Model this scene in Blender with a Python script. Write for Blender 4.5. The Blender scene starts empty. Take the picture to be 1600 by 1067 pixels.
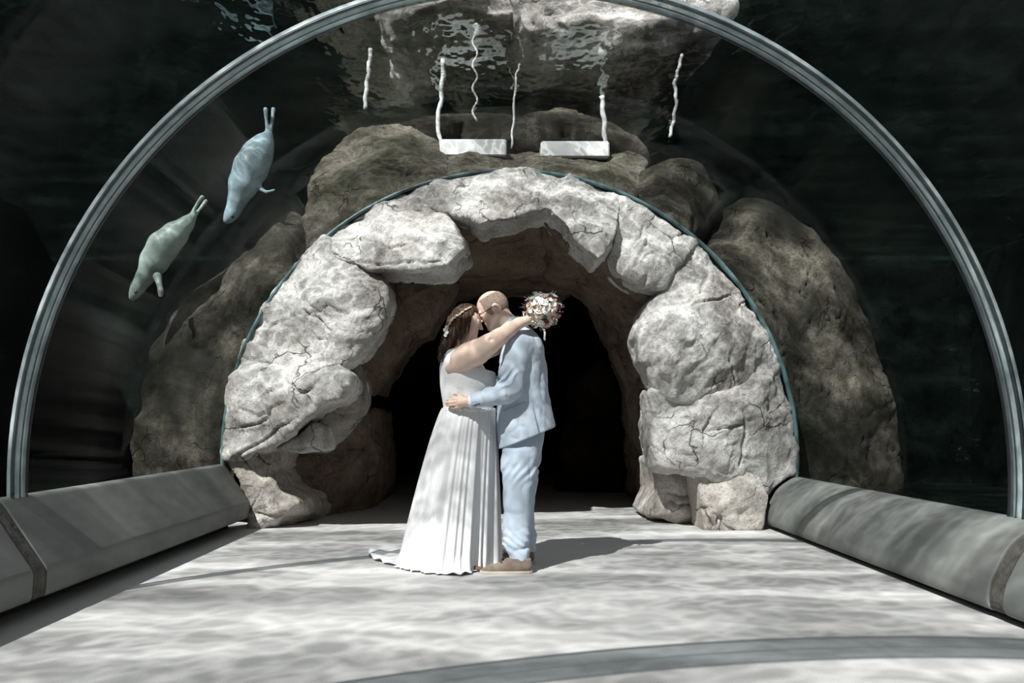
import bpy, bmesh, math, random
import numpy as np
from mathutils import Vector, Matrix, Quaternion, noise as mnoise
from mathutils.geometry import delaunay_2d_cdt
from mathutils.bvhtree import BVHTree
random.seed(7)
rng = np.random.default_rng(7)
scene = bpy.context.scene
COL = scene.collection

# ---------------------------------------------------------------- camera, light, exposure
CAM_Z, FOC, VPX, VPY = 0.94, 1400.0, 779.0, 659.0      # focal length and vanishing point in pixels of the 1600x1067 frame
cam = bpy.data.cameras.new('camera')
cam.sensor_fit = 'HORIZONTAL'; cam.sensor_width = 36.0
cam.lens = FOC / 1600 * 36.0
cam.shift_x = (800 - VPX) / 1600
cam.shift_y = (VPY - 533.5) / 1600
cam.clip_start = 0.05; cam.clip_end = 100
camo = bpy.data.objects.new('camera', cam); COL.objects.link(camo)
camo.location = (0, 0, CAM_Z); camo.rotation_euler = (math.pi / 2, 0, 0)
scene.camera = camo

vs = scene.view_settings
vs.view_transform = 'Standard'; vs.look = 'None'; vs.gamma = 1.0; vs.use_curve_mapping = False
vs.exposure = 0.0
scene.cycles.transparent_max_bounces = 24
scene.cycles.max_bounces = 8
scene.cycles.caustics_refractive = False
scene.cycles.caustics_reflective = False

world = bpy.data.worlds.new('world'); scene.world = world; world.use_nodes = True
bg = world.node_tree.nodes['Background']
bg.inputs[0].default_value = (0.93, 0.96, 1.0, 1); bg.inputs[1].default_value = 0.85

SUN_DIR = Vector((0.42, 0.66, -0.80)).normalized()      # the way the light travels
sun = bpy.data.lights.new('sun', 'SUN'); sun.energy = 11.2; sun.angle = math.radians(0.5); sun.color = (1.0, 0.985, 0.965)
suno = bpy.data.objects.new('sun', sun); COL.objects.link(suno)
suno.rotation_euler = SUN_DIR.to_track_quat('-Z', 'Y').to_euler(); suno.location = (-6, -6, 12)

def P(u, v, Y):
    """point at distance Y that the photograph shows at pixel u, v"""
    return Vector(((u - VPX) * Y / FOC, Y, CAM_Z - (v - VPY) * Y / FOC))

# ---------------------------------------------------------------- object helpers
def link(name, me, mat=None, parent=None):
    o = bpy.data.objects.new(name, me); COL.objects.link(o)
    if mat: me.materials.append(mat)
    if parent:
        o.parent = parent
        o.matrix_parent_inverse = parent.matrix_world.inverted() if False else Matrix.Translation(-Vector(parent.location))
    return o
def empty(name, loc):
    o = bpy.data.objects.new(name, None); COL.objects.link(o); o.location = loc; o.empty_display_size = 0.1
    return o
def tag(o, label=None, cat=None, group=None, kind=None):
    if label: o['label'] = label
    if cat: o['category'] = cat
    if group: o['group'] = group
    if kind: o['kind'] = kind
    return o
def mesh_from(name, verts, faces, smooth=True):
    me = bpy.data.meshes.new(name)
    me.from_pydata([tuple(map(float, v)) for v in verts], [], [tuple(map(int, f)) for f in faces])
    me.update()
    if smooth: me.polygons.foreach_set('use_smooth', [True] * len(me.polygons))
    return me
def np_verts(me):
    a = np.empty(len(me.vertices) * 3, np.float32); me.vertices.foreach_get('co', a); return a.reshape(-1, 3).astype(np.float64)
def np_normals(me):
    a = np.empty(len(me.vertices) * 3, np.float32); me.vertices.foreach_get('normal', a); return a.reshape(-1, 3).astype(np.float64)
def set_verts(me, v):
    me.vertices.foreach_set('co', np.asarray(v, np.float32).ravel()); me.update()
def laplace(me, v, it, lam=0.5):
    e = np.empty(len(me.edges) * 2, np.int32); me.edges.foreach_get('vertices', e); e = e.reshape(-1, 2)
    n = len(v); cnt = np.bincount(e.ravel(), minlength=n).astype(float)[:, None]; cnt[cnt == 0] = 1
    for _ in range(it):
        s = np.zeros_like(v)
        for k in range(3):
            s[:, k] = np.bincount(e[:, 0], v[e[:, 1], k], n) + np.bincount(e[:, 1], v[e[:, 0], k], n)
        v = v + lam * (s / cnt - v)
    return v

# ---------------------------------------------------------------- numpy noise
def _hash(ix, iy, iz, seed):
    h = (ix * 374761393 + iy * 668265263 + iz * 2147483647 + seed * 974711) & 0xFFFFFFFF
    h = ((h ^ (h >> 13)) * 1274126177) & 0xFFFFFFFF
    h = ((h ^ (h >> 16)) * 2246822519) & 0xFFFFFFFF
    return ((h ^ (h >> 15)) & 0xFFFFFF) / float(0xFFFFFF)
def vnoise(p, seed=0):
    """smooth value noise, -1..1; p is (n,3)"""
    p = np.asarray(p, float); i = np.floor(p).astype(np.int64); f = p - i; f = f * f * f * (f * (f * 6 - 15) + 10)
    r = 0
    for dx in (0, 1):
        wx = f[:, 0] if dx else 1 - f[:, 0]
        for dy in (0, 1):
            wy = f[:, 1] if dy else 1 - f[:, 1]
            for dz in (0, 1):
                wz = f[:, 2] if dz else 1 - f[:, 2]
                r = r + wx * wy * wz * _hash(i[:, 0] + dx, i[:, 1] + dy, i[:, 2] + dz, seed)
    return r * 2 - 1
def fbm(p, oct=4, seed=0, gain=0.5):
    a, s, r = 1.0, 0.0, 0
    for k in range(oct):
        r = r + a * vnoise(p * (2.03 ** k) + 17.3 * k, seed + k); s += a; a *= gain
    return r / s
def sstep(a, b, x):
    t = np.clip((x - a) / (b - a), 0, 1); return t * t * (3 - 2 * t)

# ---------------------------------------------------------------- implicit surfaces
def smin(a, b, k):
    h = np.clip(0.5 + 0.5 * (b - a) / k, 0, 1)
    return b + (a - b) * h - k * h * (1 - h)
def smax(a, b, k): return -smin(-a, -b, k)
def s_cone(p, a, b, r1, r2):
    a = np.asarray(a, float); b = np.asarray(b, float); ba = b - a
    t = np.clip(((p - a) @ ba) / max(ba @ ba, 1e-9), 0, 1)
    return np.linalg.norm(p - a - t[:, None] * ba, axis=1) - (r1 + (r2 - r1) * t)
def s_chain(p, pts, k=0.01):
    """pts: [(x,y,z,r), ...]"""
    d = None
    for q0, q1 in zip(pts[:-1], pts[1:]):
        e = s_cone(p, q0[:3], q1[:3], q0[3], q1[3])
        d = e if d is None else smin(d, e, k)
    return d
def s_ell(p, c, r, R=None):
    q = p - np.asarray(c, float)
    if R is not None: q = q @ np.asarray(R)
    r = np.asarray(r, float)
    k0 = np.linalg.norm(q / r, axis=1); k1 = np.linalg.norm(q / (r * r), axis=1)
    return k0 * (k0 - 1) / np.maximum(k1, 1e-9)
def s_loft(p, keys, pw=2.0, y0=0.0):
    """keys: rows (z, cx, a, cy, b), any order in z: a vertical stack of ellipses"""
    K = np.array(sorted(keys)); z = p[:, 2]
    cx, a, cy, b = (np.interp(z, K[:, 0], K[:, i]) for i in (1, 2, 3, 4))
    k = ((np.abs(p[:, 0] - cx) / a) ** pw + (np.abs(p[:, 1] - cy) / b) ** pw) ** (1 / pw)
    d = (k - 1) * np.minimum(a, b)
    return smax(d, np.maximum(z - K[-1, 0], K[0, 0] - z), 0.02)
def pxkeys(rows, Y):
    """rows (v, uL, uR, yoff, yhalf) -> loft keys"""
    out = []
    for v, uL, uR, yo, yb in rows:
        s = Y / FOC
        out.append((CAM_Z - (v - VPY) * s, ((uL + uR) / 2 - VPX) * s, (uR - uL) / 2 * s, Y + yo, yb))
    return out
def rotY(deg):
    a = math.radians(deg); c, s = math.cos(a), math.sin(a)
    return np.array([[c, 0, s], [0, 1, 0], [-s, 0, c]])
def nets(f, lo, hi, h, B=8):
    """surface nets of f<0 inside the box; sparse: only blocks near the surface are evaluated"""
    lo = np.array(lo, float); hi = np.array(hi, float)
    nb = np.ceil((hi - lo) / (h * B)).astype(int); n = nb * B + 1
    g = np.stack(np.meshgrid(*[np.arange(k) for k in nb], indexing='ij'), -1).reshape(-1, 3)
    ctr = lo + (g * B + B / 2) * h
    fc = f(ctr)
    F = np.empty(n, np.float32)
    big = np.repeat(np.repeat(np.repeat(fc.reshape(nb), B, 0), B, 1), B, 2)
    F[:-1, :-1, :-1] = big; F[-1] = 1; F[:, -1] = 1; F[:, :, -1] = 1
    near = g[np.abs(fc) < B * h * 1.35]
    loc = np.stack(np.meshgrid(*[np.arange(B + 1)] * 3, indexing='ij'), -1).reshape(-1, 3)
    for s in range(0, len(near), 256):
        idx = (near[s:s + 256, None, :] * B + loc[None]).reshape(-1, 3)
        F[idx[:, 0], idx[:, 1], idx[:, 2]] = f(lo + idx * h)
    S = F < 0
    def corner(A, d): return A[d[0]:A.shape[0] - 1 + d[0], d[1]:A.shape[1] - 1 + d[1], d[2]:A.shape[2] - 1 + d[2]]
    D = [(i, j, k) for i in (0, 1) for j in (0, 1) for k in (0, 1)]
    c = sum(corner(S, d).astype(np.int8) for d in D)
    act = (c > 0) & (c < 8)
    vid = -np.ones(act.shape, np.int64); cells = np.argwhere(act); vid[act] = np.arange(len(cells))
    acc = np.zeros((len(cells), 3)); cnt = np.zeros(len(cells))
    val = {d: F[cells[:, 0] + d[0], cells[:, 1] + d[1], cells[:, 2] + d[2]].astype(float) for d in D}
    for d in D:
        for ax in range(3):
            if d[ax]: continue
            e = list(d); e[ax] = 1; e = tuple(e)
            a, b = val[d], val[e]; m = (a < 0) != (b < 0)
            t = np.where(m, a / np.where(m, a - b, 1), 0)
            q = np.tile(np.array(d, float), (len(cells), 1)); q[:, ax] += t
            acc[m] += q[m]; cnt[m] += 1
    V = lo + (cells + acc / cnt[:, None]) * h
    quads = []
    for ax in range(3):
        o = [0, 1, 2]; o.remove(ax)
        A = S[:-1, :-1, :-1]
        sl = [slice(0, -1)] * 3; sl[ax] = slice(1, None)
        Bn = S[tuple(sl)]
        m = A != Bn
        for k in o:
            z = [slice(None)] * 3; z[k] = 0; m[tuple(z)] = False
        e = np.argwhere(m)
        if not len(e): continue
        d1 = np.zeros(3, int); d1[o[0]] = 1; d2 = np.zeros(3, int); d2[o[1]] = 1
        q = np.stack([vid[tuple((e).T)], vid[tuple((e - d1).T)], vid[tuple((e - d1 - d2).T)], vid[tuple((e - d2).T)]], 1)
        ins = S[tuple(e.T)]
        flip = ins if ax != 1 else ~ins
        q[flip] = q[flip][:, ::-1]
        quads.append(q)
    Q = np.concatenate(quads); Q = Q[(Q >= 0).all(1)][:, ::-1]
    return V, Q
def sdf_obj(name, f, lo, hi, h, mat, parent=None, smooth=1):
    V, Q = nets(f, lo, hi, h)
    me = mesh_from(name, V, Q)
    if smooth: set_verts(me, laplace(me, np_verts(me), smooth, 0.4))
    return link(name, me, mat, parent)

def bm_obj(name, bm, mat, parent=None, smooth=False):
    me = bpy.data.meshes.new(name); bmesh.ops.recalc_face_normals(bm, faces=bm.faces); bm.to_mesh(me); bm.free()
    if smooth: me.polygons.foreach_set('use_smooth', [True] * len(me.polygons))
    return link(name, me, mat, parent)
def tube_geo(pts, radii, n=8):
    """tube along points, capped; returns verts, faces"""
    pts = [Vector(p) for p in pts]
    if not hasattr(radii, '__len__'): radii = [radii] * len(pts)
    V, F = [], []
    t0 = (pts[1] - pts[0]).normalized(); up = Vector((0, 0, 1)) if abs(t0.z) < .9 else Vector((1, 0, 0))
    nrm = t0.cross(up).normalized()
    for i, p in enumerate(pts):
        t = (pts[min(i + 1, len(pts) - 1)] - pts[max(i - 1, 0)]).normalized()
        nrm = (nrm - t * nrm.dot(t)).normalized(); bi = t.cross(nrm)
        for k in range(n):
            a = 2 * math.pi * k / n
            V.append(p + (nrm * math.cos(a) + bi * math.sin(a)) * radii[i])
    for i in range(len(pts) - 1):
        for k in range(n):
            F.append((i * n + k, i * n + (k + 1) % n, (i + 1) * n + (k + 1) % n, (i + 1) * n + k))
    F.append(tuple(range(n))[::-1]); F.append(tuple((len(pts) - 1) * n + k for k in range(n)))
    return V, F
def merge_geo(lst):
    V, F = [], []
    for v, f in lst:
        o = len(V); V += list(v); F += [tuple(i + o for i in q) for q in f]
    return V, F

# ---------------------------------------------------------------- materials
def new_mat(name):
    m = bpy.data.materials.new(name); m.use_nodes = True
    nt = m.node_tree; nt.nodes.clear()
    out = nt.nodes.new('ShaderNodeOutputMaterial')
    return m, nt, out
def N(nt, typ, **kw):
    n = nt.nodes.new('ShaderNode' + typ)
    for k, v in kw.items():
        if k in n.inputs: n.inputs[k].default_value = v
        else: setattr(n, k, v)
    return n
def ramp(nt, src, stops):
    r = nt.nodes.new('ShaderNodeValToRGB'); el = r.color_ramp.elements
    while len(el) > 1: el.remove(el[0])
    el[0].position = stops[0][0]; el[0].color = (*stops[0][1], 1)
    for pos, c in stops[1:]:
        e = el.new(pos); e.color = (*c, 1)
    nt.links.new(src, r.inputs[0]); return r
def g3(x): return (x, x, x)
def mapped(nt, scale=(1, 1, 1), loc=(0, 0, 0)):
    tc = N(nt, 'NewGeometry'); mp = N(nt, 'Mapping'); mp.inputs['Scale'].default_value = scale; mp.inputs['Location'].default_value = loc
    nt.links.new(tc.outputs['Position'], mp.inputs[0]); return mp
def simple(name, col, rough=0.6, spec=0.3, noise=None, bump=None, sheen=0, metal=0, sub=0):
    """noise=(scale, amount) colour variation, bump=(scale, strength, distance)"""
    m, nt, out = new_mat(name); b = N(nt, 'BsdfPrincipled'); L = nt.links.new
    b.inputs['Base Color'].default_value = (*col, 1); b.inputs['Roughness'].default_value = rough
    b.inputs['Specular IOR Level'].default_value = spec; b.inputs['Metallic'].default_value = metal
    if sheen: b.inputs['Sheen Weight'].default_value = sheen
    if sub: b.inputs['Subsurface Weight'].default_value = sub; b.inputs['Subsurface Radius'].default_value = (.02, .008, .004); b.inputs['Subsurface Scale'].default_value = .5
    tc = N(nt, 'TexCoord')
    if noise:
        n = N(nt, 'TexNoise', Scale=noise[0], Detail=5.0); L(tc.outputs['Object'], n.inputs['Vector'])
        r = ramp(nt, n.outputs[0], [(.3, tuple(c * (1 - noise[1]) for c in col)), (.7, tuple(min(1, c * (1 + noise[1])) for c in col))]); L(r.outputs[0], b.inputs['Base Color'])
    if bump:
        n = N(nt, 'TexNoise', Scale=bump[0], Detail=6.0); L(tc.outputs['Object'], n.inputs['Vector'])
        bp = N(nt, 'Bump', Strength=bump[1], Distance=bump[2]); L(n.outputs[0], bp.inputs['Height']); L(bp.outputs[0], b.inputs['Normal'])
    L(b.outputs[0], out.inputs[0]); return m
def rock_mat(name, dark, mid, light, bump=1.0, stain=None, scale=1.0, spec=.15):
    m, nt, out = new_mat(name); b = N(nt, 'BsdfPrincipled', Roughness=.9); b.inputs['Specular IOR Level'].default_value = spec; L = nt.links.new
    mp = mapped(nt, (scale,) * 3)
    n1 = N(nt, 'TexNoise', Scale=1.7, Detail=9.0, Roughness=.62); L(mp.outputs[0], n1.inputs['Vector'])
    r = ramp(nt, n1.outputs[0], [(.3, dark), (.48, mid), (.68, light)])
    # fine speckle and pits
    n2 = N(nt, 'TexNoise', Scale=38.0, Detail=6.0, Roughness=.7); L(mp.outputs[0], n2.inputs['Vector'])
    r2 = ramp(nt, n2.outputs[0], [(.32, g3(.45)), (.5, g3(1)), (.7, g3(1.12))])
    mx = N(nt, 'Mix', data_type='RGBA', blend_type='MULTIPLY'); mx.inputs[0].default_value = .8
    L(r.outputs[0], mx.inputs[6]); L(r2.outputs[0], mx.inputs[7]); col = mx.outputs[2]
    # cracks
    nd = N(nt, 'TexNoise', Scale=3.0, Detail=5.0); L(mp.outputs[0], nd.inputs['Vector'])
    va = N(nt, 'VectorMath', operation='MULTIPLY_ADD'); L(nd.outputs['Color'], va.inputs[0]); va.inputs[1].default_value = (.45, .45, .45); L(mp.outputs[0], va.inputs[2])
    vo = N(nt, 'TexVoronoi', feature='DISTANCE_TO_EDGE', Scale=1.9); L(va.outputs[0], vo.inputs['Vector'])
    n3 = N(nt, 'TexNoise', Scale=2.3, Detail=3.0); L(mp.outputs[0], n3.inputs['Vector'])
    gate = ramp(nt, n3.outputs[0], [(.52, g3(0)), (.62, g3(1))])
    cr = ramp(nt, vo.outputs[0], [(0.0, g3(0.1)), (.006, g3(.35)), (.016, g3(1))])
    inv = N(nt, 'Mix', data_type='RGBA'); L(gate.outputs[0], inv.inputs[0]); inv.inputs[6].default_value = (1, 1, 1, 1); L(cr.outputs[0], inv.inputs[7])
    mc = N(nt, 'Mix', data_type='RGBA', blend_type='MULTIPLY'); mc.inputs[0].default_value = .75; L(col, mc.inputs[6]); L(inv.outputs[2], mc.inputs[7]); col = mc.outputs[2]
    if stain:
        n4 = N(nt, 'TexNoise', Scale=.9, Detail=4.0); L(mapped(nt, (scale,) * 3, (7, 3, 1)).outputs[0], n4.inputs['Vector'])
        r4 = ramp(nt, n4.outputs[0], [(.48, g3(0)), (.66, g3(1))])
        ms = N(nt, 'Mix', data_type='RGBA'); L(r4.outputs[0], ms.inputs[0]); L(col, ms.inputs[6]); ms.inputs[7].default_value = (*stain, 1); col = ms.outputs[2]
    L(col, b.inputs['Base Color'])
    n5 = N(nt, 'TexNoise', Scale=9.0, Detail=10.0, Roughness=.68); L(va.outputs[0], n5.inputs['Vector'])
    bp1 = N(nt, 'Bump', Strength=.8 * bump, Distance=.05); L(n5.outputs[0], bp1.inputs['Height'])
    bp2 = N(nt, 'Bump', Strength=.55 * bump, Distance=.012); L(n2.outputs[0], bp2.inputs['Height']); L(bp1.outputs[0], bp2.inputs['Normal'])
    bp3 = N(nt, 'Bump', Strength=.8, Distance=.03); L(inv.outputs[2], bp3.inputs['Height']); L(bp2.outputs[0], bp3.inputs['Normal'])
    L(bp3.outputs[0], b.inputs['Normal']); L(b.outputs[0], out.inputs[0]); return m

M = {}
M['rock'] = rock_mat('pale_rock', (.27, .25, .225), (.57, .555, .53), (.80, .79, .775))
M['rock_brown_shaded'] = rock_mat('brown_shaded_rock', (.11, .08, .055), (.20, .15, .11), (.30, .24, .185), 1.2)  # brown of its own, darkened further for the shade inside the arch
M['rock_foot'] = rock_mat('pinkish_rock', (.32, .285, .25), (.49, .45, .405), (.62, .585, .54))
M['rock_sea'] = rock_mat('dimmed_algae_rock', (.035, .033, .024), (.13, .12, .095), (.27, .25, .205), 1.2, stain=(.04, .045, .028))  # algae colour, also darkened for the dimming of the water
M['rock_dim'] = rock_mat('deep_dimmed_algae_rock', (.008, .009, .006), (.045, .042, .032), (.19, .178, .142), 1.2, stain=(.012, .014, .009))  # darker copy, more of the water dimming put into the colour
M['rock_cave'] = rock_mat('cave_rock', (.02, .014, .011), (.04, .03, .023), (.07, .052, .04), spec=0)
M['reflection'] = rock_mat('reflection_rock', (.42, .39, .35), (.72, .69, .65), (.9, .88, .85), 1.3, scale=.8)
M['tank'] = rock_mat('tank_wall', (.0012, .0022, .0018), (.003, .0052, .0045), (.006, .010, .0085), 1.0, spec=0)  # near-black green takes the place of light lost in the water
M['off_white'] = simple('plain_white', (.72, .74, .74), .5, noise=(3, .2))
M['weed'] = simple('weed', (.03, .04, .02), .8)

# ================================================================ the setting
TX, TZ, TR = 0.10, 0.62, 2.53          # tunnel axis and radius
Y_PORTAL, Y_SEAM, Y_NEAR = 7.955, 4.535, 1.15
WATER_Z = 4.25

def floor_mat():
    m, nt, out = new_mat('sandy_concrete'); b = N(nt, 'BsdfPrincipled', Roughness=.85); b.inputs['Specular IOR Level'].default_value = .2; L = nt.links.new
    mp = mapped(nt)
    n1 = N(nt, 'TexNoise', Scale=1.1, Detail=5.0); L(mp.outputs[0], n1.inputs['Vector'])
    r1 = ramp(nt, n1.outputs[0], [(.3, (.40, .395, .39)), (.7, (.505, .50, .495))])
    n2 = N(nt, 'TexNoise', Scale=160.0, Detail=3.0, Roughness=.7); L(mp.outputs[0], n2.inputs['Vector'])
    r2 = ramp(nt, n2.outputs[0], [(.28, g3(.55)), (.42, g3(1)), (.75, g3(1.1))])
    mx = N(nt, 'Mix', data_type='RGBA', blend_type='MULTIPLY'); mx.inputs[0].default_value = .8
    L(r1.outputs[0], mx.inputs[6]); L(r2.outputs[0], mx.inputs[7]); L(mx.outputs[2], b.inputs['Base Color'])
    bp = N(nt, 'Bump', Strength=.35, Distance=.004); L(n2.outputs[0], bp.inputs['Height']); L(bp.outputs[0], b.inputs['Normal'])
    L(b.outputs[0], out.inputs[0]); return m
def box_geo(x0, x1, y0, y1, z0, z1):
    V = [(x, y, z) for z in (z0, z1) for y in (y0, y1) for x in (x0, x1)]
    return V, [(0, 2, 3, 1), (4, 5, 7, 6), (0, 1, 5, 4), (2, 6, 7, 3), (0, 4, 6, 2), (1, 3, 7, 5)]
def geo_obj(name, geo, mat, parent=None, smooth=False):
    return link(name, mesh_from(name, geo[0], geo[1], smooth), mat, parent)

M['floor'] = floor_mat()
tag(geo_obj('floor', box_geo(-2.45, 2.62, -4, 16.5, -.15, 0), M['floor']), kind='structure')

# --- concrete kerbs along both sides, cast in lengths with a mortar joint
def kerb_mat():
    m, nt, out = new_mat('kerb_concrete'); b = N(nt, 'BsdfPrincipled', Roughness=.62); b.inputs['Specular IOR Level'].default_value = .3; L = nt.links.new
    mp = mapped(nt)
    n1 = N(nt, 'TexNoise', Scale=1.6, Detail=6.0); L(mp.outputs[0], n1.inputs['Vector'])
    r1 = ramp(nt, n1.outputs[0], [(.3, (.125, .135, .13)), (.7, (.205, .21, .20))])
    n2 = N(nt, 'TexNoise', Scale=14.0, Detail=6.0); L(mapped(nt, (1, .3, 1)).outputs[0], n2.inputs['Vector'])
    r2 = ramp(nt, n2.outputs[0], [(.3, g3(.8)), (.7, g3(1.1))])
    mx = N(nt, 'Mix', data_type='RGBA', blend_type='MULTIPLY'); mx.inputs[0].default_value = .8
    L(r1.outputs[0], mx.inputs[6]); L(r2.outputs[0], mx.inputs[7]); L(mx.outputs[2], b.inputs['Base Color'])
    bp = N(nt, 'Bump', Strength=.2, Distance=.004); L(n2.outputs[0], bp.inputs['Height']); L(bp.outputs[0], b.inputs['Normal'])
    L(b.outputs[0], out.inputs[0]); return m
M['kerb'] = kerb_mat()
M['mortar'] = simple('mortar', (.075, .072, .065), .95, bump=(40, .8, .01), noise=(20, .4))
M['recess'] = simple('recess_shadow_gap', (.05, .047, .042), .95)
def round_profile(pts, r=0.03, n=4):
    out = []
    for i, p in enumerate(pts):
        if i in (0, len(pts) - 1): out.append(p); continue
        a, b, c = Vector(pts[i - 1]), Vector(p), Vector(pts[i + 1])
        d0 = (a - b); d1 = (c - b); rr = min(r, d0.length * .45, d1.length * .45)
        s = b + d0.normalized() * rr; e = b + d1.normalized() * rr
        for k in range(n + 1):
            t = k / n; q = s * (1 - t) ** 2 + b * 2 * t * (1 - t) + e * t * t; out.append((q.x, q.y))
    return out
def sweep_y(profile, y0, y1, bevel=0.012):
    ys = [y0, y0 + bevel, y1 - bevel, y1]; cx = sum(p[0] for p in profile) / len(profile); cz = sum(p[1] for p in profile) / len(profile)
    V, F = [], []; n = len(profile)
    for i, y in enumerate(ys):
        s = .975 if i in (0, 3) else 1
        V += [(cx + (x - cx) * s, y, cz + (z - cz) * s) for x, z in profile]
    for i in range(3):
        F += [(i * n + k, i * n + (k + 1) % n, (i + 1) * n + (k + 1) % n, (i + 1) * n + k) for k in range(n)]
    F += [tuple(range(n))[::-1], tuple(3 * n + k for k in range(n))]
    return V, F
L_PROF = round_profile([(-2.50, .09), (-2.205, .088), (-2.195, .225), (-2.425, .565), (-2.50, .565), (-2.50, .3)], .025)
R_PROF = round_profile([(2.68, .03), (2.345, .03), (2.35, .16), (2.45, .36), (2.60, .455), (2.68, .455), (2.68, .2)], .09)
def kerb(side, y0, y1, prof, label, joint_at=None):
    e = tag(empty('concrete_kerb', ((prof[0][0]), (y0 + y1) / 2, 0)), label, 'kerb', 'concrete kerbs along the tunnel')
    V, F = sweep_y(prof, y0, y1); o = geo_obj('block', (V, F), M['kerb'], e, True)
    md = o.modifiers.new('w', 'WEIGHTED_NORMAL')
    if joint_at is not None:
        p2 = [((x - prof[0][0]) * .985 + prof[0][0], z * .985 + .002) for x, z in prof]
        V, F = sweep_y(p2, joint_at - .055, joint_at + .055, .002); geo_obj('mortar_joint', (V, F), M['mortar'], e)
    return e
kerb('left', 4.36, 7.93, L_PROF, 'far left concrete kerb between the mortar joint and the rock archway', 4.30)
kerb('left', -3.5, 4.24, L_PROF, 'near left concrete kerb running out of the left edge of the photo')
kerb('right', 4.30, 7.90, R_PROF, 'far right concrete kerb with rounded top ending at the rock archway', 4.24)
kerb('right', -3.5, 4.18, R_PROF, 'near right concrete kerb cut by the right edge of the photo')
tag(geo_obj('recess_back_left', box_geo(-2.50, -2.40, -4, 7.95, -.02, .1), M['recess']), kind='structure')  # dark back of the kerb recess, shade put into its colour
tag(geo_obj('recess_back_right', box_geo(2.5, 2.62, -4, 7.95, -.02, .05), M['recess']), kind='structure')

# --- acrylic tunnel panels (real thickness) and their seams
def acrylic_mat():
    m, nt, out = new_mat('acrylic'); L = nt.links.new
    tr = N(nt, 'BsdfTransparent'); tr.inputs[0].default_value = (.972, .985, .98, 1)
    gl = N(nt, 'BsdfGlossy', Roughness=.04)
    lw = N(nt, 'LayerWeight', Blend=.5)
    pw = N(nt, 'Math', operation='POWER'); pw.inputs[1].default_value = 4; L(lw.outputs['Facing'], pw.inputs[0])
    mt = N(nt, 'Math', operation='MULTIPLY_ADD'); mt.inputs[1].default_value = .055; mt.inputs[2].default_value = .002; L(pw.outputs[0], mt.inputs[0])
    mx = N(nt, 'MixShader'); L(mt.outputs[0], mx.inputs[0]); L(tr.outputs[0], mx.inputs[1]); L(gl.outputs[0], mx.inputs[2])
    # scratches and algae specks on the surface
    n0 = N(nt, 'TexNoise', Scale=1.2, Detail=3.0); L(mapped(nt).outputs[0], n0.inputs['Vector'])
    n1 = N(nt, 'TexNoise', Scale=30.0, Detail=3.0, Distortion=1.2); L(mapped(nt, (1, .22, .8)).outputs[0], n1.inputs['Vector'])
    r0 = ramp(nt, n0.outputs[0], [(.42, g3(0)), (.62, g3(1))]); r1 = ramp(nt, n1.outputs[0], [(.665, g3(0)), (.70, g3(1))])
    mu = N(nt, 'Math', operation='MULTIPLY'); L(r0.outputs[0], mu.inputs[0]); L(r1.outputs[0], mu.inputs[1])
    m2 = N(nt, 'Math', operation='MULTIPLY_ADD'); L(mu.outputs[0], m2.inputs[0]); m2.inputs[1].default_value = .035; m2.inputs[2].default_value = .001
    df = N(nt, 'BsdfDiffuse'); df.inputs[0].default_value = (.55, .62, .58, 1)
    mx2 = N(nt, 'MixShader'); L(m2.outputs[0], mx2.inputs[0]); L(mx.outputs[0], mx2.inputs[1]); L(df.outputs[0], mx2.inputs[2])
    L(mx2.outputs[0], out.inputs[0]); return m
M['acrylic'] = acrylic_mat()

def translucent(name, col, t):
    m, nt, out = new_mat(name); L = nt.links.new
    b = N(nt, 'BsdfPrincipled', Roughness=.4); tr = N(nt, 'BsdfTransparent'); tr.inputs[0].default_value = (.9, .96, .97, 1)
    n = N(nt, 'TexNoise', Scale=9.0, Detail=5.0); L(mapped(nt).outputs[0], n.inputs['Vector'])
    r = ramp(nt, n.outputs[0], [(.3, tuple(c * .6 for c in col)), (.7, tuple(min(1, c * 1.5) for c in col))]); L(r.outputs[0], b.inputs['Base Color'])
    mx = N(nt, 'MixShader'); mx.inputs[0].default_value = t; L(tr.outputs[0], mx.inputs[1]); L(b.outputs[0], mx.inputs[2]); L(mx.outputs[0], out.inputs[0]); return m
M['seam'] = translucent('seam_bond', (.60, .74, .80), .42)
M['gasket'] = translucent('seam_gasket', (.02, .022, .024), .6)
def arc_pts(r, z_l, z_r, n=96):
    a0 = math.pi - math.asin((z_l - TZ) / r); a1 = math.asin((z_r - TZ) / r)
    return [(TX + r * math.cos(a0 + (a1 - a0) * i / n), TZ + r * math.sin(a0 + (a1 - a0) * i / n)) for i in range(n + 1)]
def shell(y0, y1, r0, r1, zl=.5, zr=.42, ny=1):
    A, B = arc_pts(r0, zl, zr), arc_pts(r1, zl, zr); n = len(A); V, F = [], []
    for k in range(ny + 1):
        y = y0 + (y1 - y0) * k / ny
        V += [(x, y, z) for x, z in A] + [(x, y, z) for x, z in B]
    w = 2 * n
    for k in range(ny):
        for i in range(n - 1):
            a = k * w + i; b = a + w
            F += [(a, a + 1, b + 1, b), (a + n, b + n, b + n + 1, a + n + 1)]
        a = k * w; b = a + w; F += [(a, b, b + n, a + n), (a + n - 1, a + 2 * n - 1, b + 2 * n - 1, b + n - 1)]
    for i in range(n - 1):
        F += [(i, i + n, i + n + 1, i + 1), (ny * w + i, ny * w + i + 1, ny * w + i + n + 1, ny * w + i + n)]
    return V, F
tag(geo_obj('window_1', shell(Y_SEAM + .03, Y_PORTAL, TR, TR + .07), M['acrylic'], None, True), kind='structure')
tag(geo_obj('window_2', shell(Y_NEAR + .03, Y_SEAM - .03, TR, TR + .07), M['acrylic'], None, True), kind='structure')
tag(geo_obj('window_3', shell(-4, Y_NEAR - .03, TR, TR + .07), M['acrylic'], None, True), kind='structure')
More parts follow.
